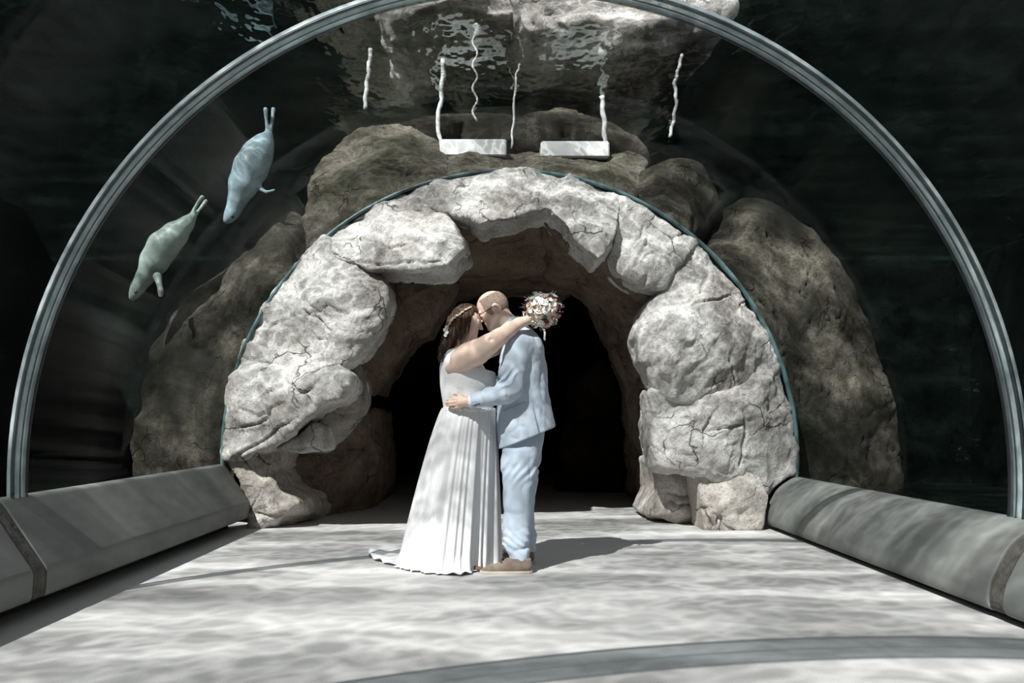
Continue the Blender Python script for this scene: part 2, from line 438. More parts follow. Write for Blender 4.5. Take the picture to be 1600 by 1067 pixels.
def seam(name, y, w, label):
    e = tag(empty(name, (TX, y, TZ)), label, kind='structure')
    o1 = geo_obj('bond_strip', shell(y - w, y + w, TR - .006, TR + .03), M['seam'], e, True)
    o2 = geo_obj('gasket', merge_geo([shell(y - w - .016, y - w, TR - .010, TR + .004), shell(y + w, y + w + .02, TR - .010, TR + .012), shell(y - .004, y + .004, TR - .010, TR - .003)]), M['gasket'], e, True)
    for o in (o1, o2): o['kind'] = 'structure'
seam('trim_1', Y_SEAM, .055, 'blue grey seam arch of the tunnel in front of the couple')
seam('trim_2', Y_NEAR, .16, 'nearer seam arch of the acrylic tunnel')
e3 = tag(empty('trim_3', (TX, Y_PORTAL, TZ)), 'thin teal sealed edge around the rock archway', kind='structure')
o = geo_obj('edge_seal', shell(Y_PORTAL - .06, Y_PORTAL + .05, TR - .004, TR + .022, .45, .40), simple('edge_seal', (.085, .15, .16), .4, .5, noise=(5, .8)), e3, True); o['kind'] = 'structure'
o = geo_obj('gasket', shell(Y_PORTAL + .05, Y_PORTAL + .07, TR - .03, TR + .012, .45, .40), M['gasket'], e3, True); o['kind'] = 'structure'

# --- tank around the tunnel and the water surface
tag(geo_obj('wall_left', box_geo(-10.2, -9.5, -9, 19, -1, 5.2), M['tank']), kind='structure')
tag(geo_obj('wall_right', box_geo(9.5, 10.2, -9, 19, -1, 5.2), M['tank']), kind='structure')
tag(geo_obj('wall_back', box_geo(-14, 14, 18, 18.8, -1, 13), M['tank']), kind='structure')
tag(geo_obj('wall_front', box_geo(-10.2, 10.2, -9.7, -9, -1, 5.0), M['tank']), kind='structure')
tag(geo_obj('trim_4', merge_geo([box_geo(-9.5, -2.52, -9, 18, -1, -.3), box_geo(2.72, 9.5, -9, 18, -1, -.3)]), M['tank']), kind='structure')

def water_mat():
    m, nt, out = new_mat('rippled_water'); L = nt.links.new
    # caustic light painted into the transparent tint as wavelet cells
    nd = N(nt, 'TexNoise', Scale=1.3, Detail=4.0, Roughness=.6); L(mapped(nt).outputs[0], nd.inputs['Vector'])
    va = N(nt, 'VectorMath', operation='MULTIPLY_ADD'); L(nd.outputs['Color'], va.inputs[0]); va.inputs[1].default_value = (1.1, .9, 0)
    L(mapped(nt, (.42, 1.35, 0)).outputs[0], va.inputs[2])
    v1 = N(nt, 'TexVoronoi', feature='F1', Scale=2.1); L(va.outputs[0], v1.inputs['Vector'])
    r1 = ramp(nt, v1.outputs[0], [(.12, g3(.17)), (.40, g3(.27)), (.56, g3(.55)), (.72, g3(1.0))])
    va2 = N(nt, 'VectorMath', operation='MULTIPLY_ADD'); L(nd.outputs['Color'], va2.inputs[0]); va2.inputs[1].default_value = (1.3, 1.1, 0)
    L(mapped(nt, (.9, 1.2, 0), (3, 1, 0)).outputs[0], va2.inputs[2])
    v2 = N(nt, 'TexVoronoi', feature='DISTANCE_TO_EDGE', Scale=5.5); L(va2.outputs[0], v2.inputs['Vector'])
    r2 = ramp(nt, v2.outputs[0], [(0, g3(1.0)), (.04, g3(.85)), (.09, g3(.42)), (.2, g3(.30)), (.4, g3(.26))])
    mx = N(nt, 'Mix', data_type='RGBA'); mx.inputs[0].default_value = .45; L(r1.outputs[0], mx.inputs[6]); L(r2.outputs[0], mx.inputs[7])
    # broad bright and dim bands of swell, painted into the same tint
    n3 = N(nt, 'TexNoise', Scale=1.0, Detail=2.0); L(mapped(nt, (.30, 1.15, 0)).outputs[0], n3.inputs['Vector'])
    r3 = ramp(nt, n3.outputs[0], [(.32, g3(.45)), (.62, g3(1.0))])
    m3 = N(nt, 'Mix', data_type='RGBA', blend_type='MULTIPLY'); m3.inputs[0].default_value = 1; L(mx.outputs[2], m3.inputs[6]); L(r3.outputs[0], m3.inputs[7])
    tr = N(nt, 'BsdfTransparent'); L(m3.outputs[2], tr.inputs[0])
    # mirror at grazing angles
    nb = N(nt, 'TexNoise', Scale=2.2, Detail=3.0); L(mapped(nt, (1.0, .55, 1)).outputs[0], nb.inputs['Vector'])
    bp = N(nt, 'Bump', Strength=.9, Distance=.10); L(nb.outputs[0], bp.inputs['Height'])
    gl = N(nt, 'BsdfGlossy', Roughness=.02); gl.inputs[0].default_value = (.85, .92, .88, 1); L(bp.outputs[0], gl.inputs['Normal'])
    lw = N(nt, 'LayerWeight', Blend=.5)
    mr = N(nt, 'MapRange'); mr.inputs[1].default_value = .42; mr.inputs[2].default_value = .72; mr.inputs[3].default_value = .02; mr.inputs[4].default_value = .32
    L(lw.outputs['Facing'], mr.inputs[0])
    ms = N(nt, 'MixShader'); L(mr.outputs[0], ms.inputs[0]); L(tr.outputs[0], ms.inputs[1]); L(gl.outputs[0], ms.inputs[2])
    L(ms.outputs[0], out.inputs[0]); return m
bm = bmesh.new(); bmesh.ops.create_grid(bm, x_segments=1, y_segments=1, size=1)
for v in bm.verts: v.co = Vector((v.co.x * 9.49, 4.5 + v.co.y * 13.45, WATER_Z))
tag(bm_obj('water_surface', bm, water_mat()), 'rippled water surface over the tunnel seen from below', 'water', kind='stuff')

# ================================================================ rocks
# long cracks carved into the archway, followed as they run over its face: (u, v) points at the archway's distance
CRACKS = [[(478, 470), (488, 480), (500, 487), (515, 477), (528, 486), (548, 492)], [(474, 484), (484, 490), (500, 488), (512, 493), (522, 497)], [(495, 492), (508, 506), (523, 521)],
          [(486, 500), (488, 518), (493, 529), (510, 531)], [(560, 438), (574, 446), (586, 455)], [(448, 597), (460, 606), (477, 615), (490, 606), (500, 596)], [(405, 625), (430, 612), (445, 604)],
          [(450, 628), (428, 638), (416, 656), (395, 664), (372, 668)], [(468, 650), (440, 668), (410, 690), (376, 708), (352, 722)], [(428, 634), (420, 660)], [(380, 640), (400, 650), (420, 648)],
          [(1035, 478), (1062, 477), (1080, 478), (1096, 473), (1118, 470), (1146, 459)], [(1106, 432), (1098, 447), (1092, 460)], [(1064, 476), (1078, 470), (1082, 462)],
          [(1118, 640), (1108, 655), (1103, 672), (1101, 690)], [(1163, 640), (1167, 672), (1160, 705), (1154, 728)], [(1104, 674), (1140, 668), (1164, 664)], [(1140, 560), (1146, 578), (1150, 600)],
          [(1006, 352), (1000, 372), (990, 384), (983, 400)], [(1012, 368), (1010, 382), (1003, 396), (996, 412), (988, 421)], [(1046, 372), (1058, 384)], [(1076, 392), (1066, 412), (1050, 430)],
          [(560, 376), (590, 380), (612, 388), (640, 384)], [(520, 398), (548, 408), (580, 411), (640, 412), (690, 408)], [(670, 292), (690, 318), (712, 342)], [(822, 300), (850, 310), (880, 318)], [(890, 320), (905, 345), (925, 360)],
          [(1098, 792), (1108, 812), (1116, 826)], [(1118, 818), (1126, 806)], [(1040, 770), (1062, 776), (1084, 774)], [(1044, 782), (1060, 790), (1086, 786)], [(400, 800), (420, 806), (440, 800)]]
def carve(v, nr):
    u = VPX + v[:, 0] * FOC / v[:, 1]; w = VPY - (v[:, 2] - CAM_Z) * FOC / v[:, 1]; q = np.stack([u, w], 1)
    q = q + 1.6 * np.stack([vnoise(v * 16, 61), vnoise(v * 16, 62)], 1); best = np.full(len(v), 99.0)
    for pl_ in CRACKS:
        n_ = len(pl_) - 1
        for i, (a, b) in enumerate(zip(pl_[:-1], pl_[1:])):
            a = np.array(a, float); b = np.array(b, float); ba = b - a; t = np.clip(((q - a) @ ba) / (ba @ ba), 0, 1)
            s = np.abs((i + t) / n_ * 2 - 1); best = np.minimum(best, np.linalg.norm(q - a - t[:, None] * ba, axis=1) + 1.6 * s ** 2)
    return (1 - sstep(.6, 3.4, best)) * (nr[:, 1] < -.05)
def boulder(name, outline, inner, back, mat, parent=None, amp=.062, vox=.0145, crack=.03, seed=0, smooth=2, freq=2.2, shrink=1.0, holes=()):
    """outline / inner: (u, v, Y). The front is triangulated through the points, the rock runs back by `back`."""
    if parent:                                             # meet the sealed edge of the tunnel
        fit = []
        for u, v, Y in outline:
            r_ = math.hypot(u - 792.5, v - 714.5)
            if Y == YP and r_ > 422 and v < 745: u, v = 792.5 + (u - 792.5) * 445.5 / r_, 714.5 + (v - 714.5) * 445.5 / r_
            fit.append((u, v, Y))
        outline = fit
    pts = list(outline) + list(inner); n = len(outline)
    co2 = [Vector((p[0], -p[1])) for p in pts]
    vv, ee, ff, ov, _, _ = delaunay_2d_cdt(co2, [(i, (i + 1) % n) for i in range(n)], [], 1, 1e-4)
    front = [P(*pts[ov[i][0]]) if ov[i] else P(vv[i].x, -vv[i].y, 8) for i in range(len(vv))]
    bm = bmesh.new()
    fv = [bm.verts.new(p) for p in front]
    for f in ff: bm.faces.new([fv[i] for i in f])
    idx = {ov[i][0]: i for i in range(len(vv)) if ov[i]}
    ring = [fv[idx[i]] for i in range(n)]
    c = sum((r.co for r in ring), Vector()) / n
    bk = []
    for r in ring:
        q = c + (r.co - c) * shrink; bk.append(bm.verts.new((q.x, max(r.co.y, c.y) + back, q.z)))
    for i in range(n):
        j = (i + 1) % n; bm.faces.new([ring[i], ring[j], bk[j], bk[i]])
    bm.faces.new(bk[::-1])
    bmesh.ops.recalc_face_normals(bm, faces=bm.faces)
    me = bpy.data.meshes.new(name); bm.to_mesh(me); bm.free()
    tmp = bpy.data.objects.new('tmp', me); COL.objects.link(tmp)
    md = tmp.modifiers.new('r', 'REMESH'); md.mode = 'VOXEL'; md.voxel_size = vox; md.use_smooth_shade = True
    me2 = bpy.data.meshes.new_from_object(tmp.evaluated_get(bpy.context.evaluated_depsgraph_get()))
    bpy.data.objects.remove(tmp); bpy.data.meshes.remove(me); me2.name = name
    v = laplace(me2, np_verts(me2), smooth); set_verts(me2, v)
    nr = np_normals(me2)
    w = v + .12 * np.stack([vnoise(v * 2.5, 91 + seed), vnoise(v * 2.5, 92 + seed), vnoise(v * 2.5, 93 + seed)], 1)
    d = amp * fbm(w * freq, 5, seed) + amp * .5 * (1 - 2 * np.abs(fbm(w * freq * 1.7 + 5, 4, seed + 9)))
    # facets: quantised tilt makes broken-looking planes
    d += amp * .9 * (np.abs(vnoise(w * freq * .8 + 3, seed + 5)) - .3)
    k = np.abs(fbm(w * np.array([1.1, 1.1, 1.6]) * 1.5 + 11, 3, seed + 20)); gate = sstep(-.1, .3, vnoise(v * 1.3 + 4, seed + 31))
    d -= crack * (1 - sstep(0, .05, k)) * gate
    if parent: d -= .034 * carve(v, nr)
    set_verts(me2, v + nr * d[:, None])
    return link(name, me2, mat, parent)

YP = 7.93
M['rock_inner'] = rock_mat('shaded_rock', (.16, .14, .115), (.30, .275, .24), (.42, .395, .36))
arch = tag(empty('rock_archway', (TX, 8.2, 0)), 'pale grey rock archway around the dark passage behind the couple', 'rock archway')
def S(pts, Y):  # give every point the same distance unless it has its own
    return [(*p, Y) if len(p) == 2 else p for p in pts]
bl = dict(back=.55, mat=M['rock'], parent=arch)
boulder('lintel_rock', S([(648, 304), (700, 282), (745, 270), (792, 266), (850, 268), (905, 281), (969, 304), (968, 335, 7.85), (962, 366, 7.65), (950, 388, 7.55), (935, 404, 7.5), (915, 388, 7.55), (884, 352, 7.6), (857, 327, 7.7), (830, 330, 7.65), (790, 342, 7.62), (765, 345, 7.6), (752, 350, 7.58), (735, 336, 7.65), (700, 331, 7.75), (672, 322, 7.8)], YP),
        S([(800, 300, 7.78), (855, 300, 7.83), (900, 330, 7.68), (930, 360, 7.6), (720, 308, 7.82)], YP), seed=1, **bl)
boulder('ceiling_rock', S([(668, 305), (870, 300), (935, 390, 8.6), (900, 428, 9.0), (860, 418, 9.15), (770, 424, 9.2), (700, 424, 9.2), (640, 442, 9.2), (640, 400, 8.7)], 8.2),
        [(780, 372, 8.65), (820, 350, 8.45), (860, 372, 8.75), (720, 380, 8.6)], 2.0, M['rock_brown_shaded'], arch, seed=2, amp=.05)
boulder('shoulder_rock', S([(500, 382), (530, 352), (562, 331), (610, 308), (662, 293), (692, 331, 7.8), (722, 372, 7.5), (725, 388, 7.48), (700, 412, 7.5), (660, 417, 7.5), (580, 421, 7.55), (545, 408, 7.7), (520, 398, 7.8)], YP),
        [(600, 350, 7.72), (650, 372, 7.56), (690, 375, 7.48), (590, 395, 7.6), (640, 330, 7.75)], seed=3, **bl)
boulder('side_rock', S([(385, 545), (408, 500), (435, 455), (470, 413), (512, 380), (560, 407, 7.7), (592, 430, 7.65), (602, 448, 7.6), (603, 470, 7.6), (588, 505, 7.6), (565, 540, 7.6), (545, 562, 7.62), (500, 578, 7.7), (440, 570, 7.75), (395, 565)], YP),
        [(520, 420, 7.72), (560, 450, 7.52), (560, 500, 7.52), (500, 480, 7.66), (480, 540, 7.7), (535, 530, 7.55)], seed=4, **bl)
boulder('jutting_rock', S([(349, 695), (352, 655), (362, 612), (378, 570), (398, 540), (460, 558, 7.75), (520, 574, 7.5), (541, 590, 7.3), (541, 600, 7.28), (530, 616, 7.32), (510, 628, 7.4), (470, 655, 7.5), (432, 690, 7.6), (395, 706, 7.75), (358, 718)], YP),
        [(430, 610, 7.62), (490, 600, 7.42), (500, 618, 7.38), (410, 660, 7.62), (380, 640, 7.8)], .7, M['rock'], arch, seed=5)
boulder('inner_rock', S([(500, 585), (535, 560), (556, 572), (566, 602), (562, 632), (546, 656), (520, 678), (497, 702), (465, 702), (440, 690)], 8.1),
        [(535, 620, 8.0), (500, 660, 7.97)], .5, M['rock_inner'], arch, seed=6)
boulder('ledge_rock', S([(432, 701), (466, 682), (488, 662), (503, 668), (507, 704), (470, 706)], 7.72), [(485, 690, 7.62)], .5, M['rock'], arch, seed=7, amp=.02)
boulder('foot_rock', S([(348, 712), (395, 700), (432, 696), (421, 738), (436, 765), (466, 785), (486, 802, 8.3), (470, 818, 8.3), (430, 824, 8.0), (392, 826), (388, 795), (372, 755)], YP),
        [(410, 760, 7.8), (430, 800, 7.85)], 1.0, M['rock_foot'], arch, seed=8)
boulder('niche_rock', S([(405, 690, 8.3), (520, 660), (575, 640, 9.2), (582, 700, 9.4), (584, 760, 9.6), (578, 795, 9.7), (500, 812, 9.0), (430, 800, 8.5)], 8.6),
        [(480, 740, 8.8), (545, 750, 9.1), (520, 700, 9.1), (560, 720, 9.15)], 2.0, M['rock_brown_shaded'], arch, seed=9)
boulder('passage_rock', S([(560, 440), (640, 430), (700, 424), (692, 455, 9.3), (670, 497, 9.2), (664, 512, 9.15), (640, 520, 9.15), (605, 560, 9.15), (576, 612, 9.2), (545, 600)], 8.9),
        [(640, 480, 8.95), (600, 520, 8.9)], 1.5, M['rock_brown_shaded'], arch, seed=10)
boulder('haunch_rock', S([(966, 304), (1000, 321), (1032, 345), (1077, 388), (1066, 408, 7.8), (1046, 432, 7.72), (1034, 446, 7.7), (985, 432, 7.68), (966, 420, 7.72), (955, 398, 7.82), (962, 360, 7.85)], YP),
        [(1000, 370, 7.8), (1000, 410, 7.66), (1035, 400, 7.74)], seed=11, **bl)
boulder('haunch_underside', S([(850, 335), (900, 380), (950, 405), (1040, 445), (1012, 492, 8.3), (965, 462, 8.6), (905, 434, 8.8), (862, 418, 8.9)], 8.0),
        [(930, 420, 8.2), (980, 445, 8.1)], 1.2, M['rock_brown_shaded'], arch, seed=12)
boulder('pillar_rock', S([(1068, 384), (1112, 417), (1152, 458), (1186, 507), (1205, 550), (1213, 577), (1172, 596, 7.8), (1150, 612, 7.75), (1080, 629, 7.7), (1050, 621, 7.68), (1025, 606, 7.66), (1008, 562, 7.66), (1002, 527, 7.66), (1009, 482, 7.7), (1030, 455, 7.75), (1052, 432, 7.8)], YP),
        [(1060, 520, 7.48), (1040, 570, 7.52), (1120, 510, 7.62), (1100, 460, 7.68), (1130, 570, 7.62), (1165, 540, 7.72)], seed=13, **bl)
boulder('pillar_rock', S([(1021, 612, 7.7), (1058, 626, 7.68), (1100, 622, 7.68), (1150, 606, 7.7), (1172, 592, 7.74), (1184, 574), (1211, 572), (1228, 630), (1235, 700), (1229, 735), (1200, 770), (1170, 776), (1100, 740, 7.72), (1060, 729, 7.7), (1031, 727, 7.7), (1027, 700, 7.7), (1024, 660, 7.7)], YP),
        [(1070, 670, 7.54), (1110, 700, 7.58), (1150, 650, 7.64), (1190, 640, 7.74), (1190, 610, 7.74)], seed=14, **bl)
boulder('pillar_foot', S([(1088, 722), (1150, 726), (1190, 745), (1203, 775), (1196, 800), (1191, 826), (1150, 829), (1101, 831), (1098, 800), (1092, 765)], 7.76),
        [(1140, 780, 7.66), (1110, 800, 7.66)], 1.2, M['rock_foot'], arch, seed=15, amp=.025)
boulder('small_foot', S([(1028, 722), (1090, 722), (1092, 765), (1096, 815), (1060, 814), (1018, 806), (1029, 770)], 8.3),
        [(1060, 760, 8.12), (1060, 795, 8.15)], 1.0, M['rock_foot'], arch, seed=16, amp=.04)
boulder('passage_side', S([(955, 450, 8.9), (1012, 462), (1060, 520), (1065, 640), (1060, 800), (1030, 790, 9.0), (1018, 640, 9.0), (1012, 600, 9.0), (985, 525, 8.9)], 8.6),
        [], 2.0, M['rock_brown_shaded'], arch, seed=17)

# dark passage behind the archway
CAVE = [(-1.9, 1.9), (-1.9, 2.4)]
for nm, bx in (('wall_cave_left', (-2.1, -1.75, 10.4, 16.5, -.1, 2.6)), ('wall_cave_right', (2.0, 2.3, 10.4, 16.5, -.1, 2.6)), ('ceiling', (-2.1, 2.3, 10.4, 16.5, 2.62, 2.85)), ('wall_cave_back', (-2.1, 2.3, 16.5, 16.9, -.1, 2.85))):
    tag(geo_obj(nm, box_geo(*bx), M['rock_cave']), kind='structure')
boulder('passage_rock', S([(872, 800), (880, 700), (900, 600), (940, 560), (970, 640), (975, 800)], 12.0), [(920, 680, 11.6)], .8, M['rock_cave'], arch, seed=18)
# rocks in the water round the outside of the archway
boulder('submerged_boulder', S([(478, 345, 8.5), (482, 318, 8.7), (492, 280, 8.9), (508, 248, 9.1), (540, 214, 9.3), (582, 196, 9.4), (640, 196, 9.5), (700, 236, 9.4), (800, 240, 9.4), (950, 240, 9.4), (985, 236, 9.3), (1012, 250, 9.1), (1003, 285, 8.8), (985, 312, 8.4), (930, 330, 8.15), (850, 300, 8.1), (700, 310, 8.1), (600, 350, 8.1), (500, 430, 8.15), (475, 420, 8.3)], 8.3),
        [(560, 290, 8.45), (640, 250, 8.7), (740, 262, 8.55), (850, 258, 8.6), (940, 270, 8.55), (580, 240, 8.95)], .8, M['rock_sea'])
tag(bpy.data.objects['submerged_boulder'], 'broad algae-covered boulder lying over the top of the rock archway in the water', 'boulder', 'boulders in the water')
def sea(outline, inner, label, seed, mat='rock_dim', back=.9):
    o = boulder('submerged_boulder', outline, inner, back, M[mat], None, .06, .035, .03, seed, 3, 1.6)
    return tag(o, label, 'boulder', 'boulders in the water')
sea(S([(208, 770), (206, 690), (216, 610), (236, 545), (262, 492), (300, 452), (350, 418), (392, 388), (430, 345), (452, 330), (482, 345), (500, 400), (440, 480, 8.15), (395, 600, 8.1), (375, 720, 8.1), (370, 790, 8.1)], 8.9),
    [(330, 520, 8.5), (300, 640, 8.5), (400, 450, 8.4), (270, 560, 8.65), (440, 390, 8.55)], 'large mossy boulder in the water left of the rock archway', 41)
sea(S([(1085, 392), (1112, 352), (1140, 330), (1166, 316), (1186, 314), (1230, 328), (1275, 362), (1310, 402), (1335, 455), (1360, 520), (1385, 590), (1402, 660), (1410, 730), (1408, 790), (1240, 800, 8.15), (1225, 650, 8.1), (1180, 500, 8.1), (1110, 420, 8.15)], 9.0),
    [(1180, 400, 8.5), (1240, 500, 8.45), (1290, 620, 8.5), (1300, 480, 8.7), (1172, 345, 8.6)], 'tall dark boulder in the water right of the rock archway', 42)
sea(S([(955, 318), (985, 285), (1010, 262), (1050, 242), (1082, 242), (1108, 268), (1122, 310), (1112, 358), (1085, 392), (1060, 372, 8.15), (1010, 336, 8.1)], 8.8),
    [(1040, 300, 8.4), (1080, 320, 8.5)], 'small cracked boulder above the right shoulder of the rock archway', 43)
sea(S([(505, 262), (540, 222), (590, 196), (660, 190), (730, 178), (800, 182), (880, 176), (950, 190), (995, 212), (1012, 240), (1015, 270), (900, 280), (700, 280)], 10.4),  # boulder added in place of a mirror image in the water surface
    [(650, 225, 9.9), (800, 215, 9.8), (930, 225, 9.9)], 'low dark boulder standing in for the mirror image of the boulder over the archway', 44, 'rock_dim')

# things over and in the water behind the archway
def ledge(u0, u1, v0, v1, label):
    Y = 9.05; a, b = P(u0, v0, Y), P(u1, v1, Y)
    bm = bmesh.new(); bmesh.ops.create_cube(bm, size=1)
    for v in bm.verts: v.co = Vector((a.x + (b.x - a.x) * (v.co.x + .5), Y + .28 * (v.co.y + .5), b.z + (a.z - b.z) * (v.co.z + .5)))
    bmesh.ops.bevel(bm, geom=list(bm.edges), offset=.012, segments=2, affect='EDGES')
    return tag(bm_obj('ledge_slab', bm, M['off_white']), label, 'slab', 'white slabs on the boulder')
ledge(687, 791, 217, 243, 'left one of two white slabs lying on the boulder over the archway')
ledge(845, 952, 220, 245, 'right one of two white slabs lying on the boulder over the archway')
def streak(pts, Y, r, label):  # wavy white tubes added in place of reflected streaks
    pts = [P(u, v, Y) for u, v in pts]; fine = []
    for i in range(len(pts) - 1):
        for k in range(6):
            fine.append(pts[i].lerp(pts[i + 1], k / 6) + Vector((.007 * math.sin(1.3 * (i * 6 + k)), 0, 0)))
    fine.append(pts[-1])
    rr = [r * (.75 + .35 * abs(math.sin(1.7 * i))) for i in range(len(fine))]
    V, F = tube_geo(fine, rr, 10)
    return tag(geo_obj('streak', (V, F), M['off_white'], None, True), label, 'streak', 'white streaks in place of reflections')
streak([(690, 232), (683, 190), (690, 150), (692, 92)], 9.2, .022, 'white post in place of a reflection over the left slab')
streak([(946, 232), (944, 190), (940, 150)], 9.2, .026, 'short white post in place of a reflection over the right slab')
streak([(799, 232), (802, 190), (806, 120), (812, 100)], 9.3, .012, 'thin pale post in place of a reflection between the two slabs')
streak([(570, 172), (572, 140), (576, 110), (579, 76)], 10.2, .024, 'white wavy post in place of a reflection, farthest left above the boulder')
streak([(1046, 215), (1052, 190), (1057, 158), (1054, 130), (1060, 108), (1066, 85)], 10.2, .02, 'pale post standing in for a mirror image farthest right beneath the cliff')
fine = [P(742 + 4 * math.sin(i * .9), 38 + i * 5.2, 9.6) for i in range(30)]
tag(geo_obj('hanging_rope', tube_geo(fine, [.03 if i < 4 else .011 for i in range(30)], 8), M['off_white'], None, True), 'thin white rope dangling down through the water surface', 'rope')
o = boulder('reflected_rock', S([(800, -60), (1140, -60), (1150, 10), (1110, 45), (1062, 62), (1040, 90), (1005, 112), (985, 126), (945, 92), (900, 86), (860, 76), (826, 52), (812, 20)], 12.5),  # bright rock added above the water in place of a reflection
            [(900, 20, 12.0), (1000, 40, 11.9), (960, 80, 12.1), (1060, 20, 12.2)], 2.0, M['reflection'], None, .14, .05, .05, 51, 2, 1.4)
tag(o, 'pale sunlit cliff right of centre, rock in place of a mirror image', 'reflection', 'rocks in place of reflections')
o = boulder('reflected_rock', S([(590, -60), (805, -60), (812, 20), (780, 26), (730, 20), (690, 30), (640, 62), (612, 66), (598, 40)], 13.0),
            [(700, 0, 12.6), (640, 20, 12.6)], 2.0, M['reflection'], None, .12, .05, .05, 52, 2, 1.4)
tag(o, 'pale cliff strip left of centre, rock in place of a mirror image', 'reflection', 'rocks in place of reflections')

# ================================================================ the couple
YC = 5.80; SP = YC / FOC              # distance of the couple, metres per pixel there
def fabric(name, col, rough=.85, weave=220., wrinkle=(9., .35, .006), sheen=.2, transl=0):
    m, nt, out = new_mat(name); L = nt.links.new
    b = N(nt, 'BsdfPrincipled', Roughness=rough); b.inputs['Specular IOR Level'].default_value = .15; b.inputs['Sheen Weight'].default_value = sheen
    tc = N(nt, 'TexCoord')
    n1 = N(nt, 'TexNoise', Scale=weave, Detail=1.0); L(tc.outputs['Object'], n1.inputs['Vector'])
    r = ramp(nt, n1.outputs[0], [(.3, tuple(c * .95 for c in col)), (.7, tuple(min(1, c * 1.04) for c in col))]); L(r.outputs[0], b.inputs['Base Color'])
    n2 = N(nt, 'TexNoise', Scale=wrinkle[0], Detail=3.0, Distortion=.6); L(tc.outputs['Object'], n2.inputs['Vector'])
    bp = N(nt, 'Bump', Strength=wrinkle[1], Distance=wrinkle[2]); L(n2.outputs[0], bp.inputs['Height']); L(bp.outputs[0], b.inputs['Normal'])
    if transl:
        t = N(nt, 'BsdfTranslucent'); t.inputs[0].default_value = (*col, 1); mx = N(nt, 'MixShader'); mx.inputs[0].default_value = transl
        L(b.outputs[0], mx.inputs[1]); L(t.outputs[0], mx.inputs[2]); L(mx.outputs[0], out.inputs[0])
    else: L(b.outputs[0], out.inputs[0])
    return m
def lace_mat():
    m, nt, out = new_mat('white_lace'); L = nt.links.new; b = N(nt, 'BsdfPrincipled', Roughness=.8)
    tc = N(nt, 'TexCoord'); n = N(nt, 'TexNoise', Scale=30.0, Detail=2.0); L(tc.outputs['Object'], n.inputs['Vector'])
    va = N(nt, 'VectorMath', operation='MULTIPLY_ADD'); L(n.outputs['Color'], va.inputs[0]); va.inputs[1].default_value = (.03,) * 3; L(tc.outputs['Object'], va.inputs[2])
    vo = N(nt, 'TexVoronoi', feature='DISTANCE_TO_EDGE', Scale=75.0); L(va.outputs[0], vo.inputs['Vector'])
    n2 = N(nt, 'TexNoise', Scale=16.0, Detail=2.0); L(tc.outputs['Object'], n2.inputs['Vector'])
    ad = N(nt, 'Math', operation='MULTIPLY_ADD'); L(n2.outputs[0], ad.inputs[0]); ad.inputs[1].default_value = -.35; L(vo.outputs[0], ad.inputs[2])
    r = ramp(nt, ad.outputs[0], [(.0, (.84, .84, .85)), (.14, (.82, .815, .82)), (.30, (.68, .62, .60))]); L(r.outputs[0], b.inputs['Base Color'])
    bp = N(nt, 'Bump', Strength=.5, Distance=-.004); L(vo.outputs[0], bp.inputs['Height']); L(bp.outputs[0], b.inputs['Normal'])
    L(b.outputs[0], out.inputs[0]); return m
M['skin_f'] = simple('fair_skin', (.74, .555, .46), .5, .35, noise=(9, .07), bump=(160, .15, .001), sub=.12)
M['skin_m'] = simple('ruddy_skin', (.66, .48, .395), .5, .35, noise=(10, .08), bump=(160, .15, .001), sub=.12)
M['lace'] = lace_mat()
M['chiffon'] = fabric('white_chiffon', (.80, .80, .815), .8, 300., (5., .25, .006), .3, .12)
M['satin'] = simple('satin_band', (.80, .79, .78), .35, .4)
M['suit'] = fabric('pale_blue_linen', (.46, .535, .62), .9, 260., (11., .45, .007), .2)
M['trouser'] = fabric('pale_blue_trouser_linen', (.42, .495, .58), .9, 260., (13., .5, .008), .2)
M['shirt'] = fabric('white_shirt', (.78, .77, .79))
M['button'] = simple('dark_button', (.03, .032, .04), .3, .5)
M['suede'] = simple('taupe_suede', (.185, .145, .118), .95, .1, noise=(30, .15), bump=(120, .3, .002), sheen=.4)
M['sole'] = simple('pale_sole', (.50, .43, .36), .8)
M['lace_cord'] = simple('dark_lace', (.03, .022, .02), .7)
M['brown_leather'] = simple('brown_leather', (.13, .06, .035), .6)
M['frame'] = simple('dark_spectacle_frame', (.02, .016, .014), .35, .5)
M['stubble'] = simple('cropped_hair', (.27, .205, .165), .95, .1, noise=(90, .3), bump=(350, .6, .002))
def hair_mat():
    m, nt, out = new_mat('brown_hair'); L = nt.links.new; b = N(nt, 'BsdfPrincipled', Roughness=.55); b.inputs['Specular IOR Level'].default_value = .22
    n = N(nt, 'TexNoise', Scale=60.0, Detail=3.0); L(mapped(nt, (1.2, 1.2, .12)).outputs[0], n.inputs['Vector'])
    r = ramp(nt, n.outputs[0], [(.32, (.014, .009, .007)), (.52, (.045, .026, .017)), (.72, (.14, .08, .05))]); L(r.outputs[0], b.inputs['Base Color'])
    L(b.outputs[0], out.inputs[0]); return m
M['hair'] = hair_mat()

